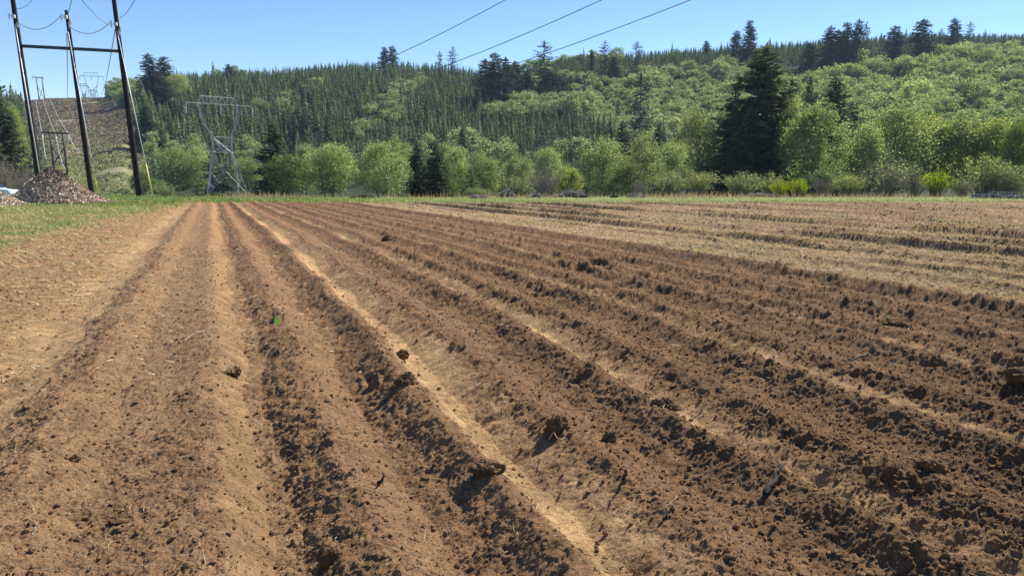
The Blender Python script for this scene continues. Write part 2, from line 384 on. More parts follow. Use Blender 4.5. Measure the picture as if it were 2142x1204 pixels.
# ------------------------------------------------------------------ terrain with hills
EPX = np.array([-600, -100, 0, 60, 120, 200, 232, 262, 330, 420, 560, 700, 820, 920, 1000, 1100, 1200, 1330, 1480, 1640, 1760, 1950, 2142, 2700])
EPY = np.array([215, 226, 226, 217, 210, 209, 209, 196, 186, 177, 168, 161, 154, 160, 168, 164, 150, 142, 132, 121, 112, 106, 104, 100])
RPX = np.array([-400, 200, 400, 900, 1500, 2142]); RPY = np.array([380, 420, 450, 480, 550, 610])
FOOT = 215.0
def terr(x, y):
    yy = np.maximum(y, 1.0); px = CX + 1.01 * F * x / yy
    e = np.interp(px, EPX, EPY); yr = np.interp(px, RPX, RPY)
    zr = CAMH + (HY - e) / F * yr * .985
    foot = FOOT + (fbm(px / 120.0, yy * 0 + 3, 1.0, 2, 5) - .5) * 50 + np.where(px < 330, -50, 0)
    t = (yy - foot) / (yr - foot)
    s = np.where(t < 1, np.clip(t, 0, 1) * (1 - .10 * np.sin(np.clip(t, 0, 1) * np.pi * 2) * sstep(900, 1300, px)), 1 - .10 * np.clip(t - 1, 0, 4))
    s = s * sstep(-.02, .12, t) ** .5
    dip = -1.75 * sstep(73, 108, yy)
    z = dip + (zr - dip) * s + (fbm(x, y, .012, 3, 9) - .5) * 9 * sstep(FOOT, FOOT + 120, yy) * (1 - sstep(.8, 1.0, t)) + (fbm(x, y, .1, 3, 8) - .5) * .25 * sstep(60, 80, yy)
    z = np.where(y < 62, np.where(np.hypot(x, y) < 120, -.32, -.32), z - .02 * (1 - sstep(62, 66, yy)))
    return z

def corridor(px, py):
    """open scrub under the power lines on the left hill"""
    rb = np.interp(py, [190, 206, 230, 280, 330, 400], [216, 222, 262, 285, 300, 330])
    lb = np.interp(py, [190, 210, 300, 400], [36, 45, 62, 60])
    return (px > lb) & (px < rb)

def build_terrain():
    az = np.concatenate([np.linspace(-180, -52, 40)[:-1], np.linspace(-52, 52, 420), np.linspace(52, 180, 40)[1:]])
    az = np.radians(az)
    r = np.concatenate([np.linspace(0.5, 56, 12), np.linspace(58, 120, 60), np.linspace(124, 700, 170), np.geomspace(720, 3200, 24)])
    A, R = np.meshgrid(az, r); x = (R * np.sin(A)).ravel(); y = (R * np.cos(A)).ravel()
    yq = np.where(np.abs(A.ravel()) > 1.2, np.minimum(y, 50), y)
    z = terr(x, yq)
    z = np.where(R.ravel() > 2500, np.minimum(z, 20), z)
    na = len(az)
    i = np.arange(len(r) - 1)[:, None] * na; j = np.arange(na - 1)[None]
    Q = np.stack([i + j, i + j + 1, i + na + j + 1, i + na + j], -1).reshape(-1, 4)
    px, py = proj(x, np.maximum(y, 1), z)
    n = fbm(x, y, .06, 4, 15); n2 = fbm(x, y, .25, 3, 16)
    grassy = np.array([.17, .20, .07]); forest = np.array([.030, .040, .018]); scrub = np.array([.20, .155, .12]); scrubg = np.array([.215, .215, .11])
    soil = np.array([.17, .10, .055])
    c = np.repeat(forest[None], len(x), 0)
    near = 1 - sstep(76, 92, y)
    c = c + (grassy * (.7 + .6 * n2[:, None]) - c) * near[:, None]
    co = corridor(px, py) & (y > 80)
    low = sstep(240, 330, py)
    sc = scrub + (scrubg - scrub) * np.clip(low * .55 - .1 + (n - .45) * 2.4, 0, 1)[:, None]
    sc = sc + (np.array([.14, .10, .075]) - sc) * (np.exp(-((py - 232) / 26) ** 2) * .85)[:, None]
    sc = sc + (np.array([.24, .25, .10]) - sc) * (1 - sstep(212, 222, py))[:, None]
    c = np.where(co[:, None], sc, c)
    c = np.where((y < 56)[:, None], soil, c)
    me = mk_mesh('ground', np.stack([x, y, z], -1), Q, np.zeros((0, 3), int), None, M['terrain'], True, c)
    tag(link('ground', me), 'valley floor and hillsides behind the field', None, None, 'structure')
build_terrain()

# ------------------------------------------------------------------ tree generators
def rnd_dirs(r, n):
    v = r.normal(size=(n, 3)); return v / np.linalg.norm(v, axis=1, keepdims=True)

def leaf_axes(r, n, size, up=.0):
    a = rnd_dirs(r, n); a[:, 2] = a[:, 2] * (1 - up) + up * np.abs(a[:, 2]) ; a /= np.linalg.norm(a, axis=1, keepdims=True)
    b = np.cross(a, rnd_dirs(r, n)); b /= np.linalg.norm(b, axis=1, keepdims=True) + 1e-9
    s = size * r.uniform(.6, 1.35, n)
    return a * s[:, None], b * (s * .55)[:, None]

def gen_broadleaf(seed, h=10.0, w=8.0, cb=1.2, clumps=95, per=60, leaf=.17, stems=1, open_=0.0, round_=.5):
    r = np.random.default_rng(seed)
    zc = (cb + h) / 2; rz = (h - cb) / 2
    lob = rnd_dirs(r, 7); lw = r.uniform(-.22, .25, 7)
    d = rnd_dirs(r, clumps); d[:, 2] += .12
    d /= np.linalg.norm(d, axis=1, keepdims=True)
    rad = r.uniform(.25, 1, clumps) ** (1 / 2.4)
    lump = 1 + (np.clip(d @ lob.T, 0, 1) ** 4) @ lw
    C = d * (rad * lump)[:, None] * np.array([w / 2 * .86, w / 2 * .86, rz * .88])
    C[:, :2] *= (1 - round_ * .45 * np.clip(C[:, 2:] / rz, -.2, 1))
    C[:, 2] += zc
    cr = MB()
    for i in range(clumps):
        n = int(per * r.uniform(.55, 1.35)); R = w * r.uniform(.075, .145)
        p = r.normal(size=(n, 3)) * np.array([R, R, R * .8]) * .62 + C[i]
        p[:, 2] = np.maximum(p[:, 2], .25)
        U, W = leaf_axes(r, n, leaf)
        cr.quads(p, U, W, np.clip(r.normal(.5, .2, n) + r.normal(0, .17), 0, 1))
    tr = MB()
    tops = []
    for s in range(stems):
        o = np.array([0, 0, 0.0]) if stems == 1 else np.array([r.normal(0, .12 * w / 4), r.normal(0, .12 * w / 4), 0])
        lean = r.normal(0, .05 if stems == 1 else .18, 2)
        hh = h * r.uniform(.75, .92)
        zz = np.linspace(-.4, hh, 8)
        P = np.stack([o[0] + lean[0] * zz + r.normal(0, .06, 8), o[1] + lean[1] * zz + r.normal(0, .06, 8), zz], -1)
        r0 = .024 * h / stems ** .5
        tr.tube(P, r0 * (1 - .88 * (zz + .4) / (hh + .4)), 6); tops.append(P)
    for i in r.permutation(clumps)[:34]:
        P = tops[r.integers(stems)]; z0 = C[i, 2] * r.uniform(.35, .75)
        b = np.array([np.interp(z0, P[:, 2], P[:, k]) for k in range(3)])
        m = (b + C[i]) / 2 + np.array([0, 0, -.25])
        tr.tube([b, m, C[i]], [.055 * h / 10, .035 * h / 10, .012], 4, cap=False)
    return tr, cr

def gen_willow(seed, h=5.0, w=5.0, stems=46, leaf=.085, leaves=2600, lo=.25, spread=.5):
    """shrub of many upright stems fanning from the base, thinly leaved"""
    r = np.random.default_rng(seed); tr = MB(); cr = MB(); pts = []
    for i in range(stems):
        a = r.uniform(0, 2 * np.pi); q = r.uniform(0, 1) ** .6
        hh = h * r.uniform(.6, 1.0) * (1 - .32 * q ** 2)
        e = np.array([math.cos(a), math.sin(a)]) * q * w / 2
        b = e * .22
        t = np.linspace(0, 1, 6)
        P = np.stack([b[0] + (e[0] - b[0]) * t ** 1.3, b[1] + (e[1] - b[1]) * t ** 1.3, hh * t ** .92], -1) + r.normal(0, .03, (6, 3)) * t[:, None] * h / 3
        tr.tube(P, .028 * h / 5 * (1 - .85 * t) + .006, 4, cap=False); pts.append(P)
        for k in range(5):
            s = r.uniform(.3, .9); p0 = np.array([np.interp(s, t, P[:, m]) for m in range(3)])
            p1 = p0 + np.array([r.normal(0, .09) * w, r.normal(0, .09) * w, r.uniform(.06, .2) * h])
            tr.tube([p0, (p0 + p1) / 2 + r.normal(0, .04, 3), p1], [.014, .010, .006], 3, cap=False); pts.append(np.stack([p0, (p0 + p1) / 2, p1]))
    n = leaves; ii = r.integers(0, len(pts), n); s = r.uniform(lo, 1, n) ** .7
    p = np.stack([[np.interp(s[k], np.linspace(0, 1, len(pts[ii[k]])), pts[ii[k]][:, m]) for m in range(3)] for k in range(n)]) if n else np.zeros((0, 3))
    if n:
        p = p + r.normal(0, .045 * w / 2, (n, 3)); p[:, 2] = np.maximum(p[:, 2], .1)
        U, W = leaf_axes(r, n, leaf, .6)
        cr.quads(p, U, W, np.clip(.35 + .35 * p[:, 2] / h * 0 + r.normal(.15, .22, n), 0, 1))
    return tr, cr

def gen_conifer(seed, h=16.0, w=7.0, cb=.03, dens=1.0, droop=.25, ragged=.3, power=.75, spray=.42):
    r = np.random.default_rng(seed); tr = MB(); cr = MB()
    zz = np.linspace(-.4, h, 10)
    tr.tube(np.stack([r.normal(0, .02, 10) * h / 20, r.normal(0, .02, 10) * h / 20, zz], -1), .013 * h * (1 - .96 * (zz + .4) / (h + .4)) + .02, 6)
    z = cb * h + .3; A = []; B = []; L_ = []
    gap = 0.0
    while z < h * .985:
        f = 1 - z / h
        n = int(r.integers(4, 8))
        for a in r.uniform(0, 2 * np.pi, n):
            L = w / 2 * (f ** power) * r.uniform(1 - ragged * 1.5, 1 + ragged * .6) + .16
            if L < .1: continue
            tilt = r.normal(.28 - droop * 2.4 * f, .14)
            dv = np.array([math.cos(a), math.sin(a), 0])
            A.append(np.array([0, 0, z + r.uniform(-.2, .2)])); B.append(A[-1] + dv * L * math.cos(tilt) + np.array([0, 0, L * math.sin(tilt)])); L_.append(L)
        z += r.uniform(.28, .52) / dens * (h / 16) ** .5
    for a, b, L in zip(A, B, L_):
        k = max(3, int(L / spray * 4.2 * dens))
        if L > .8: tr.tube([a, (a + b) / 2 + [0, 0, -.04 * L], b], [.03 * h / 16 + .01, .02, .008], 3, cap=False)
        t = r.uniform(.12, 1.05, k)
        p = a + (b - a) * t[:, None]; p[:, 2] -= .10 * L * np.sin(t * np.pi)
        dv = (b - a) / np.linalg.norm(b - a); side = np.cross(dv, [0, 0, 1.0])
        sg = r.choice([-1, 1], k)
        U = dv * .55 + side * (sg * r.uniform(.1, .9, k))[:, None] + np.array([0, 0, 1.0]) * (r.uniform(-.75, .12, k))[:, None]
        U /= np.linalg.norm(U, axis=1, keepdims=True); s = spray * r.uniform(.55, 1.25, k) * (.55 + .45 * np.minimum(L / (w / 4), 1))
        W = np.cross(U, rnd_dirs(r, k)); W /= np.linalg.norm(W, axis=1, keepdims=True) + 1e-9
        cr.quads(p + U * (s * .5)[:, None], U * (s * .6)[:, None], W * (s * .24)[:, None], np.clip(.25 + .5 * t * 0 + r.normal(.2, .2, k), 0, 1))
    k = 14; zt = h - r.uniform(0, .09, k) * h
    U = np.stack([r.normal(0, .25, k), r.normal(0, .25, k), np.ones(k)], -1); U *= (.35 * spray / .42)
    cr.quads(np.stack([np.zeros(k), np.zeros(k), zt], -1), U, np.cross(U, rnd_dirs(r, k)) * .3, .4)
    return tr, cr

def gen_young_conifer(seed, h=7.0, w=2.7, tiers=9, arms=7):
    """plantation conifer as it reads at several hundred metres: whorls of drooping sprays on a stem"""
    r = np.random.default_rng(seed); m = MB()
    m.tube([[0, 0, -.6], [0, 0, h * .5], [0, 0, h]], [.09, .06, .015], 3, .1, cap=False)
    A = []; B = []; C = []; t = []
    for i in range(tiers):
        f = i / (tiers - 1.0); z = h * (.06 + .86 * f); R = w / 2 * (1 - f) ** .8 + .14
        a0 = r.uniform(0, 7)
        for k in range(arms):
            a = a0 + 2 * np.pi * k / arms + r.normal(0, .15); L = R * r.uniform(.65, 1.25); hw = r.uniform(.25, .42)
            zz = z + r.normal(0, .12)
            A.append([0, 0, zz + h * .10]); dz = -h * .03 * r.uniform(-.6, 1.6)
            B.append([L * math.cos(a - hw), L * math.sin(a - hw), zz + dz]); C.append([L * math.cos(a + hw) * .9, L * math.sin(a + hw) * .9, zz + dz + r.normal(0, .1)])
            t.append(np.clip(r.normal(.45, .2), 0, 1))
    A.append([-.10, 0, h * .92]); B.append([.10, 0, h * .92]); C.append([0, 0, h * 1.06]); t.append(.6)
    A.append([0, -.10, h * .92]); B.append([0, .10, h * .92]); C.append([0, 0, h * 1.06]); t.append(.6)
    m.tris(np.array(A), np.array(B), np.array(C), np.array(t))
    return m

def gen_hill_broadleaf(seed, h=8.0, w=6.8, n=800):
    r = np.random.default_rng(seed); m = MB()
    m.tube([[0, 0, -.8], [0, 0, h * .7]], [.14, .05], 3, .1, cap=False)
    k = 15; d = rnd_dirs(r, k); d[:, 2] = np.abs(d[:, 2]) * 1.1 - .25
    C = d * r.uniform(.5, 1, (k, 1)) ** .6 * np.array([w / 2 * .8, w / 2 * .8, h * .36]); C[:, 2] += h * .60
    ii = r.integers(0, k, n)
    ct = r.normal(0, .12, k)
    p = C[ii] + r.normal(0, 1, (n, 3)) * np.array([w * .085, w * .085, w * .06])
    U, W = leaf_axes(r, n, .27)
    m.quads(p, U, W, np.clip(r.normal(.48, .2, n) + ct[ii], 0, 1))
    return m

# ------------------------------------------------------------------ trees at the edge of the field
BASEY = 414.0
def ground_z(x, y): return float(terr(np.array([x]), np.array([y]))[0])

VAR = {}
def variant(kind, i):
    key = (kind, i)
    if key in VAR: return VAR[key]
    s = 100 + 13 * i + sum(map(ord, kind))
    mats = {'mid': ('bark', 'leaf_mid'), 'yel': ('bark', 'leaf_yel'), 'olive': ('bark', 'leaf_olive'), 'dark': ('bark_dark', 'leaf_dark'), 'vivid': ('bark', 'leaf_vivid')}
    if kind.startswith('broad_'):
        k = kind[6:]; H, W = 10.0, 8.0
        tr, cr = gen_broadleaf(s, H, W, cb=.7 if i % 2 else 1.2, clumps=110 if k != 'olive' else 90, per=140 if k != 'olive' else 105, leaf=.112, stems=1 + (i % 3), round_=.35 + .3 * (i % 3))
        mt = mats[k]
    elif kind.startswith('willow_'):
        k = kind[7:]; H, W = 5.0, 5.0
        tr, cr = gen_willow(s, H, W, 60, .085, 3200 if k != 'bare' else 1100, .2 if k != 'bare' else .35)
        mt = {'bare': ('twig', 'leaf_olive'), 'olive': ('twig', 'leaf_olive'), 'mid': ('twig', 'leaf_mid'), 'yel': ('twig', 'leaf_yel'), 'vivid': ('bark', 'leaf_vivid')}[k]
    elif kind == 'twiggy':
        H, W = 5.0, 5.0; tr, cr = gen_willow(s, H, W, 90, .06, 260, .5); mt = ('twig', 'leaf_olive')
    elif kind == 'conifer':
        H, W = 16.0, 7.0; tr, cr = gen_conifer(s, H, W, ragged=.24 + .06 * (i % 3), dens=1.7, spray=.46); mt = ('bark_dark', 'needle')
    elif kind == 'conifer_big':
        H, W = 22.0, 11.5; tr, cr = gen_conifer(s, H, W, dens=1.7, ragged=.30, droop=.22, power=.72, spray=.62); mt = ('bark_dark', 'needle')
    elif kind == 'conifer_green':
        H, W = 10.0, 5.0; tr, cr = gen_conifer(s, H, W, droop=.34, ragged=.35, spray=.36); mt = ('bark_dark', 'needle_hill')
    elif kind == 'old':
        H, W = 30.0, 9.0; tr, cr = gen_conifer(s, H, W, cb=.03, dens=1.25, droop=.16, ragged=.5, power=.5, spray=.95); mt = ('bark_dark', 'needle_old')
    elif kind == 'snag':
        H, W = 28.0, 10.0; tr, cr = gen_conifer(s, H, W, cb=.22, dens=.75, droop=.10, ragged=.6, power=.45, spray=.75); mt = ('bark', 'needle_old')
    elif kind == 'bare':
        H, W = 12.0, 7.0; tr, cr = gen_broadleaf(s, H, W, 3.0, 70, 8, .2, 2); mt = ('bark_dark', 'leaf_olive')
    VAR[key] = (H, W, tr.mesh('trunk', M[mt[0]], True), cr.mesh('crown', M[mt[1]]))
    return VAR[key]

NAMES = {'broad': 'broadleaf_tree', 'willow': 'willow_shrub', 'twiggy': 'bare_shrub', 'conifer': 'conifer_tree', 'old': 'old_conifer', 'snag': 'old_conifer', 'bare': 'bare_tree'}
CATS = {'broad': 'tree', 'willow': 'shrub', 'twiggy': 'shrub', 'conifer': 'tree', 'old': 'tree', 'snag': 'tree', 'bare': 'tree'}
def plant(kind, i, px, top, width, D, label, group=None, base=None, rot=None):
    H, W, tm, cm = variant(kind, i)
    p = at(px, 400 if base is None else base, D)
    z = ground_z(p.x, D) if base is None else p.z
    hz = at(px, top, D).z - z
    k = kind.split('_')[0]
    wm = width / F * D
    o = thing(NAMES[k], label, CATS[k], (p.x, D, z - .05), rng.uniform(0, 6.28) if rot is None else rot, group)
    o.scale = (wm / W, wm / W, hz / H)
    link('trunk' if CATS[k] == 'tree' else 'stems', tm, o); link('crown' if CATS[k] == 'tree' else 'foliage', cm, o)
    return o

G_TREES = 'trees at the far edge of the field'
G_SHRUB = 'shrubs along the far edge of the field'
TL = [
 # kind, variant, px, top, width, depth, label
 ('conifer_big', 1, -8, 122, 150, 118, 'tall ragged dark conifer cut off by the picture edge, beside the power poles'),
 ('conifer', 2, 22, 205, 95, 108, 'dark conifer in front of the ragged tall one, left of the power poles'),
 ('conifer', 3, -22, 240, 110, 100, 'lower dark conifer half cut off by the picture edge left of the poles'),
 ('broad_mid', 1, 14, 238, 85, 122, 'light green tree showing between the dark conifers left of the poles'),
 ('broad_yel', 2, 42, 205, 46, 150, 'narrow yellow green tree at the edge of the cleared power line slope'),
 ('twiggy', 0, 12, 318, 100, 90, 'large bare brown shrub behind the pale chip pile'),
 ('twiggy', 1, 52, 345, 70, 88, 'bare brown shrub behind the left end of the wood chip pile'),
 ('broad_mid', 0, 362, 303, 92, 168, 'pale green rounded tree left of the lattice pylon, farther left of two'),
 ('broad_mid', 3, 412, 305, 78, 172, 'pale green rounded tree touching the left legs of the lattice pylon'),
 ('willow_mid', 1, 345, 372, 50, 98, 'low green shrub just right of the right-hand pole guy wire'),
 ('conifer_green', 0, 446, 318, 84, 160, 'small dark conifer standing right behind the lattice pylon legs'),
 ('conifer_green', 1, 476, 330, 74, 161, 'shorter conifer seen through the right legs of the lattice pylon'),
 ('broad_mid', 2, 517, 326, 84, 168, 'light green tree between the pylon and the broad dark conifer'),
 ('conifer', 0, 577, 256, 112, 112, 'broad dark conifer behind the glossy round tree right of the pylon'),
 ('broad_dark', 0, 604, 318, 98, 83, 'round tree with glossy dark leaves right of the lattice pylon'),
 ('broad_mid', 4, 692, 290, 118, 88, 'pale green round tree beside the glossy dark one, left of a similar pair'),
 ('broad_mid', 5, 797, 292, 126, 86, 'pale green round tree beside the pair of narrow dark conifers'),
 ('broad_mid', 6, 834, 279, 58, 104, 'slim pale green tree rising behind the round tree beside the dark conifers'),
 ('conifer', 1, 874, 294, 86, 96, 'narrow dark conifer, left of a close pair in the middle of the tree line'),
 ('conifer', 4, 914, 298, 78, 94, 'narrow dark conifer, right of a close pair in the middle of the tree line'),
 ('broad_mid', 7, 958, 305, 84, 100, 'light green tree just right of the pair of narrow dark conifers'),
 ('broad_mid', 1, 1010, 312, 90, 96, 'light green tree with a small dark conifer at its foot'),
 ('conifer_green', 2, 985, 350, 62, 88, 'small dark conifer at the foot of light green trees'),
 ('conifer_green', 3, 1046, 326, 56, 104, 'drooping green conifer above the grey brush heap'),
 ('willow_mid', 0, 1000, 388, 70, 80, 'low bushy green shrub left of the grey brush heap'),
 ('willow_olive', 3, 1088, 362, 66, 86, 'low green shrub between the brush heap and the bare shrub'),
 ('twiggy', 2, 1140, 330, 92, 82, 'wide leafless reddish grey shrub with a forked dark stem'),
 ('broad_yel', 0, 1188, 343, 78, 98, 'low yellow green tree right behind the leafless grey shrub'),
 ('broad_mid', 3, 1262, 289, 112, 90, 'fresh green tree with a dark shaded foot near the middle right'),
 ('broad_olive', 1, 1345, 288, 116, 94, 'olive, thinly leafed tree with grey branches right of the fresh green tree'),
 ('broad_dark', 1, 1312, 338, 90, 84, 'dark leafy bush filling the gap below the olive tree'),
 ('twiggy', 3, 1338, 372, 46, 79, 'pale dead shrub with bare stems below the olive tree'),
 ('willow_olive', 0, 1398, 348, 82, 82, 'upright olive shrub left of the lighter round one below the tall conifer'),
 ('willow_yel', 1, 1462, 343, 84, 81, 'round light yellow green shrub below the tall dark conifer'),
 ('broad_olive', 2, 1455, 226, 106, 112, 'tall yellow green tree against the left flank of the big dark conifer'),
 ('broad_mid', 0, 1405, 290, 80, 104, 'mid green tree left of the tall yellow green one'),
 ('conifer_big', 0, 1590, 90, 285, 112, 'biggest, tallest dark conifer of the tree line'),
 ('conifer', 2, 1530, 178, 130, 116, 'dark conifer merging with the left side of the biggest one'),
 ('conifer', 0, 1645, 165, 150, 118, 'dark conifer merging with the right side of the biggest one'),
 ('conifer', 3, 1562, 225, 150, 108, 'lower dark conifer filling the foot of the biggest one'),
 ('broad_yel', 3, 1648, 188, 58, 106, 'narrow yellow green treetop beside the biggest dark conifer'),
 ('broad_mid', 2, 1700, 205, 140, 96, 'wide green tree right of the biggest dark conifer'),
 ('conifer', 1, 1735, 160, 165, 132, 'dark conifer behind the wide green tree'),
 ('conifer', 4, 1682, 158, 70, 138, 'narrow dark conifer between the biggest conifer and the one behind the wide green tree'),
 ('conifer', 2, 1772, 212, 120, 136, 'lower dark conifer right of the one behind the wide green tree'),
 ('willow_olive', 1, 1552, 350, 98, 81, 'wide olive shrub above the pale grey brush heap'),
 ('willow_olive', 2, 1612, 352, 70, 83, 'olive shrub behind the two yellow green bushes'),
 ('willow_vivid', 0, 1630, 370, 48, 78, 'yellow green bush, left and slimmer of a close pair'),
 ('willow_vivid', 1, 1670, 367, 54, 77, 'yellow green bush, right and rounder of a close pair'),
 ('broad_dark', 2, 1712, 352, 84, 88, 'dark green bush in the shade below the wide green tree'),
 ('twiggy', 1, 1722, 362, 54, 80, 'bare grey shrub right of the two yellow green bushes'),
 ('willow_yel', 2, 1772, 355, 92, 80, 'olive yellow shrub left of the tall many-stemmed willow'),
 ('willow_bare', 0, 1850, 312, 132, 80, 'tall thinly leafed willow with many dark upright stems'),
 ('broad_mid', 5, 1805, 255, 120, 102, 'green tree behind the olive yellow shrub and many-stemmed willow'),
 ('broad_mid', 3, 1866, 216, 160, 108, 'tall green tree rising behind the many-stemmed willow'),
 ('broad_yel', 1, 1942, 217, 160, 112, 'tall yellow green tree above the vivid bush'),
 ('broad_mid', 6, 2012, 232, 150, 110, 'green tree right of the tall yellow green one'),
 ('broad_yel', 2, 2080, 230, 150, 106, 'bright yellow green tree beside the dark tree at the picture edge'),
 ('broad_dark', 3, 2128, 250, 104, 100, 'dark tree at the picture edge right of the bright yellow green one'),
 ('broad_dark', 0, 2128, 342, 80, 86, 'dark leafy bush at the picture edge above the metal frame'),
 ('willow_bare', 1, 1910, 335, 92, 84, 'thinly leafed grey green willow left of the vivid bush'),
 ('willow_vivid', 2, 1961, 345, 76, 78, 'vivid yellow green round bush, brightest of the tree line'),
 ('willow_yel', 0, 2056, 310, 128, 84, 'big rounded willow with bright green top above the metal frame'),
 ('willow_olive', 3, 2110, 342, 90, 82, 'olive willow shrub between the rounded willow and the picture edge'),
 ('willow_bare', 2, 2014, 360, 70, 80, 'thin grey green shrub left of the metal frame'),
 ('bare', 0, 1438, 208, 92, 190, 'dark leafless tree on the lower slope left of the biggest conifer'),
 ('bare', 1, 1500, 250, 70, 180, 'small leafless tree behind the tall yellow green tree'),
 ('snag', 0, 1335, 148, 92, 200, 'tall sparse dying conifer with bare trunk on the lower slope'),
 ('conifer', 3, 1300, 250, 66, 190, 'dark conifer at the foot of the sparse dying one'),
 ('conifer', 2, 1375, 255, 78, 185, 'dark conifer right of the sparse dying conifer'),
 ('broad_mid', 6, 1085, 318, 70, 150, 'light green tree above the low shrub and bare shrub'),
 ('broad_mid', 4, 1145, 300, 70, 165, 'light green tree behind the leafless reddish grey shrub'),
 ('broad_mid', 2, 930, 292, 60, 150, 'pale green tree behind the pair of narrow dark conifers'),
 ('broad_mid', 7, 640, 300, 70, 140, 'pale green tree between the broad dark conifer and the round pale ones'),
 ('conifer', 1, 690, 240, 46, 200, 'isolated dark conifer on the lower slope above the round pale trees'),
 ('conifer', 4, 930, 268, 40, 200, 'dark conifer on the lower slope above the pair of narrow conifers'),
 ('conifer', 0, 970, 258, 50, 205, 'dark conifer on the lower slope above the light green trees'),
 ('conifer', 3, 1090, 290, 44, 190, 'small dark conifer on the lower slope above the bare shrub'),
 ('conifer', 2, 1225, 300, 40, 170, 'small dark conifer behind the fresh green tree with shaded foot'),
 ('conifer', 4, 1780, 270, 44, 150, 'small dark conifer behind the green tree left of the willow'),
 ('conifer', 1, 318, 240, 70, 240, 'large dark conifer at the right edge of the cleared slope'),
 ('conifer', 0, 345, 270, 60, 225, 'dark conifer in front of the large one beside the cleared slope'),
 ('broad_dark', 2, 300, 352, 60, 150, 'dark bush at the foot of the cleared slope behind the right-hand pole'),
]
for t in TL:
    k = t[0].split('_')[0]
    plant(*t, group=G_SHRUB if CATS[k] == 'shrub' else G_TREES)

# old trees standing out on the hill and along its skyline
OLD = [
 # px, top, base, width, kind, variant, label
 (322, 112, 215, 42, 'old', 0, 'tall old conifer with ragged top left of a pair above the cleared slope'),
 (354, 118, 218, 44, 'old', 1, 'tall old conifer with spreading top right of a pair above the cleared slope'),
 (336, 150, 228, 50, 'old', 2, 'lower dense conifer between the pair above the cleared slope'),
 (486, 134, 180, 26, 'old', 2, 'single old conifer on the skyline above the lattice pylon'),
 (808, 98, 146, 22, 'old', 1, 'small skyline conifer, left of a close pair near the ridge middle'),
 (825, 96, 146, 24, 'old', 2, 'small skyline conifer, right of a close pair near the ridge middle'),
 (922, 107, 165, 18, 'snag', 1, 'thin short sparse conifer on the skyline left of a taller thin one'),
 (949, 97, 172, 22, 'snag', 2, 'thin tall sparse conifer on the skyline left of the dark grove'),
 (1016, 124, 225, 44, 'old', 0, 'leftmost tall conifer of the dark grove on the middle ridge'),
 (1036, 110, 232, 46, 'old', 1, 'tallest conifer of the dark grove on the middle ridge'),
 (1058, 120, 228, 44, 'old', 2, 'third conifer of the dark grove on the middle ridge'),
 (1077, 128, 222, 38, 'old', 0, 'rightmost conifer of the dark grove on the middle ridge'),
 (1104, 146, 205, 30, 'old', 1, 'small conifer between the dark grove and the broken-topped giant'),
 (1137, 84, 200, 50, 'snag', 0, 'giant old conifer with sparse pale top right of the dark grove'),
 (1150, 150, 200, 44, 'old', 2, 'lower conifer beside the sparse-topped giant'),
 (1235, 104, 160, 14, 'old', 0, 'very thin conifer spike on the skyline left of the rounded one'),
 (1262, 85, 175, 30, 'snag', 2, 'rounded sparse conifer on the skyline, wider of two near the middle'),
 (1328, 85, 170, 26, 'snag', 1, 'pointed sparse conifer on the skyline above the bright alder slope'),
 (1282, 118, 180, 26, 'old', 1, 'dark conifer on the ridge between the two sparse skyline conifers'),
 (1470, 85, 124, 18, 'old', 2, 'short dark conifer alone on the skyline left of the pair'),
 (1532, 64, 128, 28, 'old', 0, 'skyline conifer, left and lower of the pair by the biggest conifer'),
 (1558, 42, 132, 28, 'old', 1, 'skyline conifer, right and taller of the pair by the biggest conifer'),
 (1683, 90, 150, 34, 'old', 2, 'dense dark conifer below the skyline left of the big grove'),
 (1724, 54, 152, 36, 'old', 0, 'leftmost conifer of the big dark grove on the right-hand ridge'),
 (1740, 62, 160, 40, 'old', 2, 'second conifer of the big dark grove on the right-hand ridge'),
 (1757, 46, 160, 36, 'old', 1, 'third conifer of the big dark grove on the right-hand ridge'),
 (1781, 40, 158, 32, 'old', 0, 'tallest conifer of the big dark grove on the right-hand ridge'),
 (1797, 44, 140, 20, 'snag', 1, 'thin conifer at the right end of the big dark grove'),
 (1856, 54, 148, 42, 'old', 1, 'single dark conifer right of the big dark grove'),
 (1912, 40, 128, 42, 'old', 2, 'single broad dark conifer near the right end of the ridge'),
 (1950, 60, 110, 18, 'snag', 2, 'slight pale conifer left of the dense pointed one'),
 (1976, 38, 118, 30, 'old', 0, 'dense pointed conifer on the right-hand ridge beside a thin one'),
 (2008, 44, 115, 22, 'snag', 0, 'thin see-through conifer at the right end of the ridge'),
 (310, 222, 330, 40, 'old', 1, 'dark conifer standing below the ragged pair beside the cleared slope'),
]
for px, top, base, w_, kind, i, label in OLD:
    # put it on the hillside where the ground shows at that height
    ds = np.linspace(225, 900, 500); X = (px - CX) / F / 1.01
    zz = terr(X * ds, ds); _, py = proj(X * ds, ds, zz)
    yr = float(np.interp(px, RPX, RPY)); ok = np.where((py <= base) & (ds < yr + 30))[0]
    D = float(ds[ok[0]]) if len(ok) else yr + 12
    p = at(px, 300, D); z = ground_z(p.x, D)
    H, W, tm, cm = variant(kind, i)
    o = thing('old_conifer', label, 'tree', (p.x, D, z - .3), rng.uniform(0, 6.28), 'old conifers standing out on the hill')
    wm = w_ / F * D * 1.4; o.scale = (wm / W, wm / W, (at(px, top, D).z - z + .3) / H)
    link('trunk', tm, o); link('crown', cm, o)

def slope_depth(px, py):
    ds = np.linspace(150, 700, 900); X = (px - CX) / F / 1.01; zz = terr(X * ds, ds); _, q = proj(X * ds, ds, zz)
    i = np.where(q <= py)[0]; return float(ds[i[0]]) if len(i) else 430.0

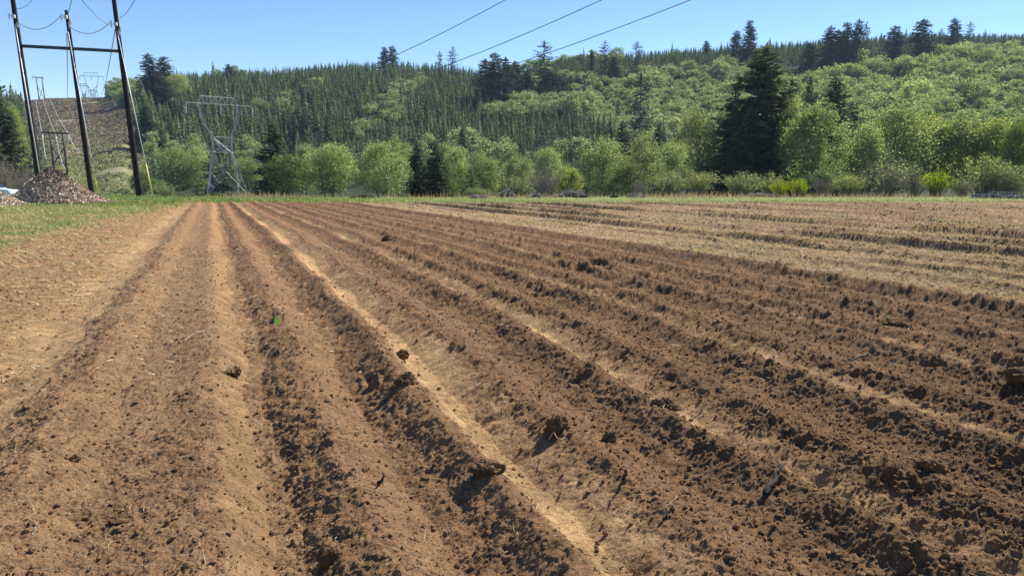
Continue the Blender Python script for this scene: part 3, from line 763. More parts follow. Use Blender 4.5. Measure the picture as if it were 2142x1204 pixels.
BIGB = [
 (1806, 120, 172, 74, 0, 'big round pale green tree below the dark grove on the right-hand ridge'),
 (1880, 116, 160, 58, 3, 'round green tree between two single dark conifers on the right-hand ridge'),
 (2028, 90, 150, 84, 5, 'large round bright tree under the thin conifer at the right end of the ridge'),
 (1990, 122, 176, 60, 6, 'round green tree below the dense pointed conifer on the ridge'),
 (1765, 132, 182, 50, 7, 'smaller round green tree at the foot of the dark grove on the right'),
 (2105, 140, 200, 70, 2, 'large round green tree on the slope by the right picture edge'),
 (1935, 190, 250, 66, 1, 'round green tree in the middle of the right-hand slope'),
 (378, 150, 222, 54, 4, 'pale round tree touching the ragged conifer pair above the cleared slope'),
]
for px, top, base, w_, i, label in BIGB:
    D = min(slope_depth(px, base), float(np.interp(px, RPX, RPY)) + 5); p = at(px, 300, D); z = ground_z(p.x, D)
    H, W, tm, cm = variant('broad_mid', i)
    o = thing('broadleaf_tree', label, 'tree', (p.x, D, z - .3), rng.uniform(0, 6.28), 'round trees standing out on the hill')
    wm = w_ / F * D; o.scale = (wm / W, wm / W, (at(px, top, D).z - z + .3) / H); link('trunk', tm, o); link('crown', cm, o)

# ------------------------------------------------------------------ forest on the hill
def inpoly(px, py, poly):
    c = np.zeros(len(px), bool); n = len(poly)
    for i in range(n):
        x1, y1 = poly[i]; x2, y2 = poly[(i + 1) % n]
        if y1 == y2: continue
        m = ((y1 > py) != (y2 > py)) & (px < (x2 - x1) * (py - y1) / (y2 - y1) + x1); c ^= m
    return c
ALDER = [
 [(738, 300), (742, 250), (768, 228), (800, 200), (835, 180), (868, 160), (895, 165), (872, 190), (842, 212), (850, 238), (806, 262), (770, 285), (760, 300)],
 [(1005, 250), (1060, 218), (1100, 200), (1160, 195), (1275, 170), (1330, 158), (1420, 142), (1560, 142), (1580, 262), (1400, 300), (1290, 300), (1255, 262), (1180, 236), (1050, 250)],
 [(1600, 330), (1600, 230), (1650, 168), (1760, 162), (1840, 140), (1960, 120), (2050, 104), (2300, 104), (2300, 330)],
 [(820, 345), (840, 312), (900, 300), (1000, 310), (1120, 318), (1300, 322), (1300, 345)],
 [(300, 345), (315, 300), (420, 305), (425, 345)], [(490, 345), (500, 290), (520, 290), (560, 345)],
 [(228, 208), (235, 180), (262, 165), (300, 168), (306, 205), (270, 208)],
 [(345, 215), (360, 170), (392, 162), (400, 200), (380, 216)],
]
def scatter(step, seed, y0, y1):
    r = np.random.default_rng(seed)
    gx = np.arange(-480, 560, step); gy = np.arange(y0, y1, step)
    X, Y = np.meshgrid(gx, gy); x = (X + r.uniform(-.45, .45, X.shape) * step).ravel(); y = (Y + r.uniform(-.45, .45, X.shape) * step).ravel()
    k = np.abs(x / y) < .92; x, y = x[k], y[k]
    z = terr(x, y); px, py = proj(x, y, z)
    yr = np.interp(px, RPX, RPY)
    k = (y < yr + 40); return x[k], y[k], z[k], px[k], py[k], r

def forest():
    # where the front trees already hide everything
    occ = np.interp
    def hid(px, top):
        return top > np.interp(px, [0, 300, 330, 430, 520, 600, 700, 860, 1000, 1200, 1300, 1450, 1520, 1700, 1800, 2000, 2142], [420, 420, 330, 330, 330, 330, 320, 330, 345, 345, 330, 300, 290, 290, 285, 275, 275])
    # broadleaf
    x, y, z, px, py, r = scatter(5.6, 3, 150, 680)
    wob = 9 * (fbm(x, y, .03, 3, 91) - .5) * 2
    al = np.zeros(len(x), bool)
    for i, P in enumerate(ALDER): al |= inpoly(px + wob, py - 17 + wob * .5, P)
    spot = (fbm(x, y, .03, 2, 95) > .78) & (px > 400) & (px < 690) & (py < 260)
    spot |= (fbm(x, y, .03, 2, 96) > .66) & (px > 1000) & (px < 1300) & (py < 215)
    al |= spot
    al &= ~((px > 800) & (py > 318) & (r.random(len(x)) > .55))
    al &= ~corridor(px, py)
    hh = r.uniform(5.0, 9.0, len(x)) * np.where(r.random(len(x)) > .78, 1.4, 1.0) * np.where(px > 1600, 1.3, np.where(px < 950, .8, 1.0)); al &= ~((px > 1600) & (r.random(len(x)) > .72)); _, top = proj(x, y, z + hh)
    k = al & ~hid(px, top)
    place(x[k], y[k], z[k], px[k], hh[k], 8.0, r, [gen_hill_broadleaf(500 + i) for i in range(6)], ('alder', 'alder_blue'), 'alder_tree', 'broadleaf_woodland',
          ['fresh green alder tree crowded among others on the hillside', 'cool green alder tree crowded among others on the right-hand slope'], 'tree', 'alders covering the hillside', 'broadleaf woodland on the hillside')
    # conifers
    x, y, z, px, py, r = scatter(4.0, 4, 170, 680)
    wob = 9 * (fbm(x, y, .03, 3, 91) - .5) * 2
    al = np.zeros(len(x), bool)
    for i, P in enumerate(ALDER): al |= inpoly(px + wob, py - 17 + wob * .5, P)
    al = al & (r.random(len(x)) > np.where(px > 1600, np.where(fbm(x, y, .03, 2, 99) > .60, .5, .05), .05))
    al |= corridor(px, py)
    al |= (fbm(x, y, .05, 2, 97) > .74)
    hh = r.uniform(5.4, 8.6, len(x)) * (1 + .5 * (fbm(x, y, .02, 2, 98) - .5)) * np.where(py < 175, .95, 1.05)
    big = r.random(len(x)) > .985; hh = np.where(big, hh * 1.5, hh)
    _, top = proj(x, y, z + hh)
    k = ~al & ~hid(px, top)
    place(x[k], y[k], z[k], px[k], hh[k], 7.0, r, [gen_young_conifer(600 + i) for i in range(6)], ('needle_hill', 'needle_hill'), 'young_conifer', 'conifer_forest',
          ['young dark conifer crowded in the even plantation on the hillside'] * 2, 'tree', 'young conifers of the hillside plantation', 'dense young conifer plantation covering the hillside')

def place(x, y, z, px, hh, H, r, gens, mats, name, stuff, labels, cat, group, slabel):
    order = np.argsort(-(hh / y) * (1 + .25 * r.random(len(x))) * ((px > -10) & (px < 2150)))
    arr = [g.arrays() for g in gens]
    meshes = {}
    rz = r.uniform(0, 6.28, len(x)); sw = hh / H * r.uniform(.85, 1.25, len(x)); vi = r.integers(0, len(gens), len(x)); tj = r.normal(0, .10, len(x))
    cool = px > 1600
    for i in order[:300]:
        key = (vi[i], bool(cool[i]))
        if key not in meshes: meshes[key] = mk_mesh(name, *arr[vi[i]], M[mats[int(cool[i])]])
        o = link(name, meshes[key], None, (x[i], y[i], z[i])); o.rotation_euler = (0, 0, rz[i]); o.scale = (sw[i], sw[i], hh[i] / H)
        tag(o, labels[int(cool[i])], cat, group + (' on the right' if labels[0] != labels[1] and cool[i] else ''))
    rest = order[300:]
    for side in (False, True):
        ids = [i for i in rest if bool(cool[i]) == side] if mats[0] != mats[1] else (list(rest) if not side else [])
        if not ids: continue
        Vs, Qs, Ts, ts, n = [], [], [], [], 0
        for v in range(len(gens)):
            ii = np.array([i for i in ids if vi[i] == v], int)
            if not len(ii): continue
            V, Q, T, t = arr[v]; c, s = np.cos(rz[ii]), np.sin(rz[ii])
            P = np.empty((len(ii), len(V), 3))
            P[..., 0] = (V[None, :, 0] * c[:, None] - V[None, :, 1] * s[:, None]) * sw[ii][:, None] + x[ii][:, None]
            P[..., 1] = (V[None, :, 0] * s[:, None] + V[None, :, 1] * c[:, None]) * sw[ii][:, None] + y[ii][:, None]
            P[..., 2] = V[None, :, 2] * (hh[ii] / H)[:, None] + z[ii][:, None]
            off = (np.arange(len(ii)) * len(V))[:, None, None] + n
            Vs.append(P.reshape(-1, 3)); Qs.append((Q[None] + off).reshape(-1, 4)); Ts.append((T[None] + off).reshape(-1, 3)); ts.append(np.clip(t[None] + tj[ii][:, None], 0, 1).ravel())
            n += len(ii) * len(V)
        me = mk_mesh(stuff, np.vstack(Vs), np.vstack(Qs), np.vstack(Ts), np.concatenate(ts), M[mats[int(side)]])
        tag(link(stuff, me), slabel + (' of the right-hand slope' if side else ''), None, None, 'stuff')
    print(name, len(x))
forest()

# low scrub on the cleared slope and rank weeds at the foot of the trees
def scrub():
    r = np.random.default_rng(21); n = 26000
    y = r.uniform(105, 440, n); px = r.uniform(30, 345, n); x = (px - CX) / F * y / 1.01
    z = terr(x, y); px, py = proj(x, y, z); k = corridor(px, py) | ((py > 330) & (px > 40))
    x, y, z, py, px = x[k], y[k], z[k], py[k], px[k]; m = MB()
    den = fbm(x, y, .07, 3, 22); k = den > .30; x, y, z, py = x[k], y[k], z[k], py[k]
    n = len(x); q = 5
    C = np.repeat(np.stack([x, y, z], -1), q, 0) + r.normal(0, 1, (n * q, 3)) * np.array([.55, .55, .12]); C[:, 2] += .22
    U, W = leaf_axes(r, n * q, .26, .5)
    brown = np.repeat(np.clip(1.1 - (py - 235) / 170 + r.normal(0, .25, n), 0, 1), q)
    g = r.random(n * q) > brown
    m1 = MB(); m1.quads(C[g], U[g], W[g], np.clip(r.normal(.4, .2, g.sum()), 0, 1)); tag(m1.obj('scrub_undergrowth', M['leaf_olive']), 'green brambles and low scrub on the cleared power line slope', None, None, 'stuff')
    b = ~g; m2 = MB(); m2.quads(C[b], U[b], W[b], np.clip(r.normal(.35, .2, b.sum()), 0, 1)); tag(m2.obj('dead_undergrowth', M['bracken']), 'brown dead bracken and brush on the cleared power line slope', None, None, 'stuff')
scrub()

# ------------------------------------------------------------------ grass and straw
def grass():
    r = np.random.default_rng(31); m = MB()
    n = 150000
    y = np.exp(r.uniform(math.log(13), math.log(82), n)); x = r.uniform(-.80, .80, n) * y
    z = np.zeros(n); gr = np.zeros(n)
    inn = y < 61.5
    h_, c_, a_ = field(x[inn], y[inn]); z[inn] = h_; gr[inn] = a_['green'] * (.35 + .65 * sstep(.3, .6, fbm(a_['u'], a_['v'], .7, 3, 85)))
    z[~inn] = terr(x[~inn], y[~inn]); gr[~inn] = 1
    u, v = row_uv(x, y); px, py = proj(x, y, z)
    gr = gr * np.where(px > 900, .55, 1.0)
    bright = np.where(px < 480, sstep(42, 50, y), sstep(48, 56, y))
    keep = r.random(n) < gr * np.where(y < 40, .55, .95)
    x, y, z, bright, px = x[keep], y[keep], z[keep], bright[keep], px[keep]; n = len(x)
    hgt = r.uniform(.05, .16, n) * np.where(y > 40, 1.5, 1.0) * np.where(y > 60, np.where(px > 900, .75, 1.0), 1); wd = r.uniform(.010, .022, n) * np.clip(y / 25, .8, 2.6)
    a = r.uniform(0, 2 * np.pi, n); lean = r.normal(0, .5, (n, 2)) * hgt[:, None]
    A = np.stack([x - wd * np.cos(a), y - wd * np.sin(a), z - .03], -1); B = np.stack([x + wd * np.cos(a), y + wd * np.sin(a), z - .03], -1); C = np.stack([x + lean[:, 0], y + lean[:, 1], z + hgt], -1)
    leftish = 1 - sstep(500, 900, px)
    t = np.clip(.68 - .50 * bright * leftish - .13 * bright * (1 - leftish) + r.normal(0, .2, n), 0, 1)
    m.tris(A, B, C, t); tag(m.obj('grass', M['grass']), 'short green grass along the edges of the field', None, None, 'stuff')
    # taller pale dead stalks in front of the trees
    n = 5200; px = r.uniform(300, 2200, n); y = r.uniform(69, 78, n); x = (px - CX) / F * y; z = terr(x, y)
    k = fbm(x, y, .12, 3, 33) + r.normal(0, .08, n) > .5; x, y, z = x[k], y[k], z[k]; n = len(x)
    hgt = r.uniform(.25, .95, n) * r.uniform(.4, 1, n); w = r.uniform(.012, .03, n); ln = r.normal(0, .28, (n, 2)) * hgt[:, None]
    m = MB(); m.tris(np.stack([x - w, y, z], -1), np.stack([x + w, y, z], -1), np.stack([x + ln[:, 0], y + ln[:, 1], z + hgt], -1), np.clip(r.normal(.6, .25, n), 0, 1))
    tag(m.obj('dry_weeds', M['straw']), 'pale dead weed stalks in front of the shrubs', None, None, 'stuff')
grass()

def litter():
    r = np.random.default_rng(41); m = MB()
    # mown straw and stubble over the untilled half and the left margin
    n = 260000; y = np.exp(r.uniform(math.log(6), math.log(56), n)); x = r.uniform(-.80, .80, n) * y
    h, c, a = field(x, y)
    dens = a['stub'] * (1 - a['end']) * (.15 + .85 * sstep(.38, .62, fbm(a['u'] * 2.2, a['v'] * .6, 1.0, 4, 83))) + a['margin'] * .5 * (.35 + .65 * sstep(8, 20, y)) * (.2 + .8 * sstep(.4, .65, fbm(a['u'], a['v'], 1.2, 4, 84))) + a['tilled'] * .008
    k = r.random(n) < dens
    x, y, h = x[k], y[k], h[k]; n = len(x)
    L = r.uniform(.03, .10, n) * np.clip(y / 14, .45, 1); az = r.uniform(0, 2 * np.pi, n); el = np.abs(r.normal(0, .35, n))
    U = np.stack([np.cos(az) * np.cos(el), np.sin(az) * np.cos(el), np.sin(el)], -1) * L[:, None]
    W = np.cross(U, np.array([0, 0, 1.0])); W /= np.linalg.norm(W, axis=1, keepdims=True) + 1e-9; W = W * (r.uniform(.0035, .008, n) * np.clip(y / 9, .7, 4.2))[:, None]
    W[:, 2] += .004
    m.quads(np.stack([x, y, h + .012 + L * np.sin(el)], -1), U, W, np.clip(r.normal(.52, .33, n), 0, 1), False)
    # thin root hairs and straws lying on the tilled soil close by
    n = 4200; y = np.exp(r.uniform(math.log(2.2), math.log(14), n)); x = r.uniform(-.78, .78, n) * (y + .6)
    h, c, a = field(x, y)
    for i in range(n):
        L = r.uniform(.008, .034) * (1 + 1.6 * (r.random() > .88)); az = r.uniform(0, 6.28); cur = r.normal(0, .9)
        t = np.linspace(-1, 1, 4); an = az + cur * t * .5
        P = np.stack([x[i] + np.cumsum(np.cos(an)) * L * .6, y[i] + np.cumsum(np.sin(an)) * L * .6, h[i] + .008 + .012 * r.random() + .45 * L * (t + 1) * max(0, r.normal(0, .5))], -1)
        m.tube(P, np.array([1, .9, .7, .3]) * r.uniform(.0009, .0021), 3, np.clip(r.normal(.5, .3), 0, 1), cap=False)
    tag(m.obj('straw_litter', M['straw']), 'pale straw and root bits scattered over the soil', None, None, 'stuff')
litter()

def crumbs():
    r = np.random.default_rng(43)
    bm = bmesh.new(); bmesh.ops.create_icosphere(bm, subdivisions=1, radius=1.0)
    V0 = np.array([v.co[:] for v in bm.verts]); T0 = np.array([[v.index for v in f.verts] for f in bm.faces]); bm.free()
    n = 65000; y = np.exp(r.uniform(math.log(1.9), math.log(18), n)); x = r.uniform(-.80, .80, n) * (y + .5)
    h, c, a = field(x, y)
    k = r.random(n) < (a['tilled'] * (.30 + .7 * sstep(.5, 4, a['u'])) * (1 - .8 * a['track']) + .25 * a['margin'])
    x, y, h = x[k], y[k], h[k]; n = len(x)
    s = .0035 + .014 * r.random(n) ** 6 + .0005 * y
    P = V0[None] * s[:, None, None] * r.uniform(.6, 1.25, (n, len(V0), 3)); P[..., 2] *= .8
    P += np.stack([x, y, h + s * .35], -1)[:, None]
    T = (T0[None] + (np.arange(n) * len(V0))[:, None, None]).reshape(-1, 3)
    me = mk_mesh('soil_crumbs', P.reshape(-1, 3), np.zeros((0, 4), int), T, None, M['crumb'])
    tag(link('soil_crumbs', me), 'loose dark crumbs of soil strewn over the tilled rows', None, None, 'stuff')
crumbs()

# ------------------------------------------------------------------ single clods, sticks and sprouts on the field
def fz(x, y): return float(field(np.array([x]), np.array([y]), False)[0])
def clod(px, py, wpx, hpx, label, seed):
    x, y = hit(px, py, .05); r = np.random.default_rng(seed)
    d = math.hypot(y, CAMH); w = wpx / F * d; hh = hpx / F * d
    bm = bmesh.new(); bmesh.ops.create_icosphere(bm, subdivisions=5, radius=1.0)
    o3 = r.uniform(0, 99, 3)
    from mathutils import noise
    for v in bm.verts:
        p = v.co.copy(); q = Vector(p) + Vector(o3)
        k = 1 + .45 * noise.noise(q * 1.1) + .30 * noise.noise(q * 2.6) + .17 * noise.noise(q * 6) + .10 * noise.noise(q * 13)
        v.co = Vector((p.x * w / 2 * k, p.y * w * .40 * k, p.z * hh * .60 * k * (1 if p.z > 0 else .6)))
    me = bpy.data.meshes.new('soil_clod'); bm.to_mesh(me); bm.free(); me.materials.append(M['clod'])
    o = link('soil_clod', me, None, (x, y, fz(x, y) + hh * .05)); o.rotation_euler = (0, 0, r.uniform(-.4, .4))
    tag(o, label, 'soil clod', 'large soil clods on the field')
CL = [
 (1018, 1022, 64, 30, 'large dark clod on the crest beside the smooth central wheel track'),
 (848, 834, 44, 28, 'dark broken clod breaking the ridge left of the central wheel track'),
 (838, 741, 32, 18, 'small dark clod lying alone at the top of the smooth wheel track'),
 (1968, 866, 66, 40, 'peaked rough clod on the right among crumbly soil'),
 (1945, 995, 58, 34, 'upright dark clod in the lower right beside a pale dry track'),
 (2128, 815, 52, 30, 'black clod cut off by the right picture edge'),
 (1165, 905, 48, 44, 'dark clod wrapped by a thin pale root on the ridge right of the track'),
 (1252, 552, 40, 22, 'rounded dark clod alone in front of the stubble edge'),
 (810, 500, 22, 14, 'small dark clod far up the rows left of the stubble'),
 (1390, 868, 50, 34, 'dark clod on the crest beside a patch of dry pale soil'),
 (486, 770, 30, 26, 'small dark clod carrying a tuft of dead grass'),
 (254, 1090, 44, 14, 'flat dark slab of soil near the lower left corner'),
 (156, 966, 18, 14, 'small round dark clod on the broad left bed'),
 (1870, 682, 70, 26, 'low wide clod heap on the right below the stubble edge'),
 (1940, 1150, 60, 22, 'big dark clod at the bottom right beside the last dry patch'),
 (690, 1165, 48, 44, 'dark hollow clod at the bottom edge left of the central ridge'),
 (1272, 918, 34, 28, 'dark clod in the shallow furrow right of the root-wrapped one'),
 (1885, 714, 34, 20, 'small dark clod just below the low wide heap'),
]
for i, c in enumerate(CL): clod(*c, seed=900 + i)

def stick(pts, r0, label, mat, name='dry_root', cat='root', lift=.0):
    """pts: photo positions with height above the soil"""
    P = []
    for px, py, hz in pts:
        x, y = hit(px, py, .05 + hz); P.append((x, y, fz(x, y) + hz + lift))
    P = np.array(P); b = P[0].copy(); t = np.linspace(0, len(P) - 1, 4 * len(P)); Q = np.stack([np.interp(t, range(len(P)), P[:, k]) for k in range(3)], -1) - b
    Q += np.random.default_rng(len(label)).normal(0, r0 * .5, Q.shape)
    m = MB(); m.tube(Q, r0 * np.linspace(1, .35, len(Q)), 6)
    o = m.obj(name, M[mat], None, True); o.location = b; tag(o, label, cat)
stick([(382, 718, .012), (405, 708, .02), (428, 700, .02), (442, 696, .01)], .006, 'pale curved root lying on the broad left bed', 'root')
stick([(1432, 545, .0), (1441, 533, .05), (1446, 522, .12), (1441, 508, .2)], .022, 'dark crooked root sticking up at the stubble edge', 'root_dark')
stick([(790, 1018, .0), (800, 1006, .03), (801, 990, .09)], .010, 'short dark stump of root standing in the furrow near the bottom', 'root_dark')
stick([(1305, 1008, .0), (1309, 996, .04), (1310, 985, .09)], .011, 'short dark stump of root on the ridge right of the central track', 'root_dark')
stick([(1385, 1082, .02), (1398, 1068, .05), (1412, 1056, .05)], .009, 'brown stick leaning on clods right of the central track', 'root')
stick([(1148, 905, .07), (1158, 894, .09), (1168, 911, .09), (1182, 915, .05), (1192, 924, .03)], .0035, 'thin pale looping root draped over a dark clod', 'root')
stick([(70, 1130, .0), (76, 1112, .03), (74, 1100, .05)], .006, 'forked pale root bit near the lower left corner', 'root')
stick([(1600, 1042, .02), (1622, 1010, .06), (1640, 998, .06)], .016, 'dark blade-like root slab on the right-hand ridge', 'root_dark')
stick([(1810, 735, .03), (1770, 752, .03), (1758, 757, .01)], .012, 'dark splintered stick on the right among the clods', 'root_dark')
stick([(1840, 985, .01), (1841, 975, .06), (1842, 955, .14)], .003, 'thin upright twig beside the upright dark clod', 'root_dark', 'twig', 'twig')

def sprout(px, py):
    x, y = hit(px, py, .03); m = MB()
    d = math.hypot(y, CAMH); hh = 18 / F * d
    t = np.linspace(0, 1, 7); w = np.sin(np.clip(t * .93 + .07, 0, 1) * np.pi) ** .8 * hh * .27
    P = np.stack([-.30 * hh * t, .1 * hh * t ** 2, hh * t], -1); S = np.array([.85, .3, .25])
    V = np.vstack([P - w[:, None] * S, P + w[:, None] * S]); Q = [[i, i + 7, i + 8, i + 1] for i in range(6)]
    m.add(V, Q, None, np.tile(np.linspace(.9, .2, 7), 2))
    o = thing('leaf_sprout', 'single bright green leaf sprouting from the bare soil', 'sprout', (x, y, fz(x, y)))
    m.obj('blade', M['sprout'], o, True)
    s = MB(); s.tube([[0, 0, -.02], [0, 0, .01]], [.004, .003], 5); s.obj('stalk', M['sprout'], o)
sprout(582, 690)
def dead_tuft(px, py):
    x, y = hit(px, py, .10); r = np.random.default_rng(5); m = MB(); n = 46
    A = np.stack([r.normal(0, .018, n), r.normal(0, .018, n), np.zeros(n)], -1); T = A + np.stack([r.normal(0, .022, n), r.normal(0, .022, n), r.uniform(.05, .12, n)], -1)
    D = np.cross(T - A, rnd_dirs(r, n)); D /= np.linalg.norm(D, axis=1, keepdims=True); D *= .004
    m.tris(A - D, A + D, T, r.uniform(.6, 1, n)); o = m.obj('dead_grass_tuft', M['straw']); o.location = (x, y, fz(x, y) + .035)
    tag(o, 'pale tuft of dead grass standing on a small dark clod', 'grass tuft')
dead_tuft(482, 762)

# ------------------------------------------------------------------ heaps
def heap(px, w_px, top, base_py, label, mat, seed, n_chip, rel=None, size=(.05, .14)):
    x0, D = hit(px, base_py, 0); r = np.random.default_rng(seed)
    D += 2.2; x0 = (px - CX) / F * D
    W = w_px / F * D; Hh = (base_py - top) / F * D
    ny, na = 26, 72; m = MB()
    def hgt(x, y):
        q = np.sqrt((x / (W / 2)) ** 2 + (y / (W * .36)) ** 2)
        pk = np.interp(x / W, [-.5, -.35, -.2, -.05, .1, .3, .5], [.05, .36, .72, 1.0, .80, .38, .0]) if rel is None else np.interp(x / W, *rel)
        return Hh * pk * np.clip(1 - (np.abs(y) / (W * .40)) ** 1.25, 0, 1) + .22 * (fbm(x, y, .9, 4, seed) - .5) * (q < 1)
    gx = np.linspace(-W / 2, W / 2, 90); gy = np.linspace(-W * .4, W * .4, 60); X, Y = np.meshgrid(gx, gy); Z = hgt(X.ravel(), Y.ravel())
    e = 90; i = np.arange(59)[:, None] * e; j = np.arange(89)[None]
    m.add(np.stack([X.ravel(), Y.ravel(), Z - .06], -1), np.stack([i + j, i + j + 1, i + e + j + 1, i + e + j], -1).reshape(-1, 4), None, np.clip(.25 + .5 * (fbm(X.ravel(), Y.ravel(), 3, 3, 8)), 0, 1))
    a = r.uniform(-W / 2, W / 2, n_chip); b = r.uniform(-W * .4, W * .4, n_chip); z = hgt(a, b); k = z > -.02
    a, b, z = a[k], b[k], z[k]; n = len(a)
    U, W_ = leaf_axes(r, n, 1.0); s = r.uniform(*size, n)
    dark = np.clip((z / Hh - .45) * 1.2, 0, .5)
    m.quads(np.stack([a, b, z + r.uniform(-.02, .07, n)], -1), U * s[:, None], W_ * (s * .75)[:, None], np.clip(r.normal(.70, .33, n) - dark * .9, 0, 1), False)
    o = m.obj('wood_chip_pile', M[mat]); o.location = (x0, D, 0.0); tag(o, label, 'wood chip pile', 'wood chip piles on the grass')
heap(124, 186, 353, 427, 'big heap of brown and pale wood chips at the foot of the power poles', 'chips', 61, 15000)
heap(-18, 130, 392, 434, 'small pale wood chip heap cut off by the left picture edge', 'chips_pale', 62, 7000, ([-.5, -.2, .05, .3, .5], [.1, .8, .95, .5, 0]))

def brush(px, top, w_px, D, label, mat, seed, n, fork=.0, name='brush_pile', cat='brush pile'):
    r = np.random.default_rng(seed); W = w_px / F * D; x0 = (px - CX) / F * D; z0 = ground_z(x0, D); Hh = max(.3, at(px, top, D).z - z0); m = MB()
    for i in range(n):
        a = r.uniform(-.5, .5) * W; b = r.normal(0, .22) * W * .5; f = max(.1, 1 - (2 * a / W) ** 2)
        L = r.uniform(.2, .75) * min(W * .6, 1.8); an = r.uniform(0, 6.28); el = r.uniform(-.2, .9) * (.4 + fork)
        zc = Hh * f * r.uniform(0, .8)
        d = np.array([math.cos(an) * math.cos(el), math.sin(an) * math.cos(el), math.sin(el)]) * L / 2
        c = np.array([a, b, zc + .05]); mid = c + r.normal(0, .06, 3)
        m.tube([c - d, mid, c + d], np.array([1, .8, .4]) * r.uniform(.014, .045), 4, np.clip(r.normal(.5, .3), 0, 1), cap=False)
    m.box((0, 0, Hh * .10), (W * .7, W * .4, Hh * .25), 0, .2)
    o = m.obj(name, M[mat]); o.location = (x0, D, z0); tag(o, label, cat, 'brush heaps along the field edge')
brush(1060, 393, 36, 73, 'steep heap of grey brush and roots at the field edge', 'brush', 71, 260)
brush(1120, 404, 34, 72, 'low heap of brown roots and sticks in front of the leafless shrub', 'brush', 72, 130)
brush(1192, 396, 66, 74, 'spread of pale bare branches right of the leafless shrub', 'brush', 73, 240, .8)
brush(1215, 408, 26, 72, 'dark root stump beside the pale bare branches', 'root_dark', 74, 60)
brush(1590, 404, 62, 75, 'heap of whitish grey branches below the olive shrubs', 'brush', 75, 320, .1)
brush(1328, 404, 36, 73, 'small heap of pinkish dead stems below the dark bush', 'brush', 76, 120, .8)
brush(760, 412, 46, 71, 'low brown mound of roots in front of the round pale tree', 'root_dark', 77, 120)
brush(1282, 411, 16, 71, 'little dark root knot on the grass below the fresh green tree', 'root_dark', 78, 40, .5)
brush(2110, 410, 44, 69, 'brown brush and weeds in front of the metal frame', 'brush', 79, 110, .4)
brush(1000, 417, 40, 70, 'low dry mound of weeds left of the steep grey heap', 'brush', 80, 70)
brush(375, 420, 26, 60, 'small mound of dead weeds on the grass near the pylon', 'brush', 81, 90)

# ------------------------------------------------------------------ power line
def wire(P, r, label, group, mat='wire', name='overhead_wire'):
    P = np.array([tuple(p) for p in P]); o0 = P[0].copy(); m = MB(); m.tube(P - o0, r, 4)
    o = m.obj(name, M[mat], None, True); o.location = o0; tag(o, label, 'wire', group); return o
def sag(a, b, s, n=20):
    t = np.linspace(0, 1, n)[:, None]; a = np.array(a); b = np.array(b); P = a + (b - a) * t; P[:, 2] -= (4 * s * t * (1 - t))[:, 0]; return P

PD = 80.0
def poles():
    z0 = ground_z(at(190, 400, PD).x, PD)
    root = thing('power_pole_frame', 'three tall dark leaning wooden poles joined by one crossbar on the grass', 'power pole', (at(190, 400, PD).x, PD, z0))
    o = np.array(root.location)
    tops = {}
    spec = [((88, 408), (17.5, -62), .33), ((193, 408), (138.5, 22), .27), ((292, 411), (229, -70), .31)]
    for k, (b, t, r) in enumerate(spec):
        B = np.array(at(b[0], b[1], PD)); T = np.array(at(t[0], t[1], PD)); B[2] = ground_z(B[0], PD) - .3
        s = np.linspace(0, 1, 14); P = B + (T - B) * s[:, None]; m = MB(); m.tube(P - o, r * (1 - .38 * s), 12)
        pole = m.obj('pole', M['pole'], root, True)
        def along(py, b=b, t=t, B=B, T=T):
            f = (b[1] - py) / (b[1] - t[1]); return B + (T - B) * f
        tops[k] = along
        # insulators and hardware hang around the pole heads
        hy = (30, 36, 46)[k]
        for q, (dx, dy) in enumerate([(-.42, -.3), (.5, .35), (.30, .9)]):
            c = along(hy + dy * 14) - o + np.array([dx, -.32, 0]); ins = MB()
            for j in range(4):
                ins.tube([c + [0, 0, -.13 * j], c + [0, 0, -.13 * j - .05]], [.13, .06], 10)
            ins.bar(c + np.array([0, 0, .1]), c + np.array([0, 0, -.6]), .03)
            ins.obj('insulator', M['porcelain'], root, True)
        bk = MB(); c = along(hy) - o; bk.box(c + [0, -.3, 0], (.34, .2, .34)); bk.obj('bracket', M['steel'], root)
    a = np.array(at(46, 96.5, PD)) ; c = np.array(at(254, 107.5, PD)); m = MB()
    m.tube(np.array([a, (a + c) / 2, c]) - o, .17, 10); m.obj('crossbar', M['crossbar'], root, True)
    # guy strands with yellow guards; the left one runs close beside its pole
    for k, top, foot, dd, gfrac in [(0, 46, (83, 372), -2.5, .0), (1, 66, (205.5, 409), -3.5, .30), (2, 60, (321, 416), -3.0, .26)]:
        A = tops[k](top) + np.array([.1, -.38, 0]); B = np.array(at(foot[0], foot[1], PD + dd))
        if k == 0: B[2] -= 2.2; B[0] += .25
        g = MB(); g.bar(A - o, B - o, .036 if k else .05, 6); gw = g.obj('guy_wire', M['guy'], root, True)
        if gfrac:
            y_ = MB(); y_.bar(B + (A - B) * gfrac * .8 - o, B - o, .065, 7); y_.obj('guard', M['guard'], gw, True)
    return tops
tops = poles()
G_W = 'wires on the three leaning poles'
wire(sag(np.array(at(41, 48, PD)) - [0, .4, 0], np.array(at(131, 36, PD)) - [0, .4, 0], 1.0), .035, 'slack loop of wire between the left and middle leaning poles', G_W)
wire(sag(np.array(at(150, 58, PD)) - [0, .4, 0], np.array(at(238, 45, PD)) - [0, .4, 0], 0.95), .035, 'slack loop of wire between the middle and right leaning poles', G_W)
wire(sag(at(235, 55, PD), at(160, -14, 52), .4), .03, 'wire rising left in the sky from the right leaning pole', G_W)
wire(sag(at(251, 38, PD), at(290, -16, 58), .3), .035, 'wire rising right in the sky from the right leaning pole', G_W)
wire(sag(at(143, 26, PD), at(152, -10, 60), .1), .035, 'short wire rising from the head of the middle leaning pole', G_W)
wire(sag(at(34, 18, PD), at(72, -6, 60), .3), .025, 'faint thin wire rising right from the left leaning pole', G_W)

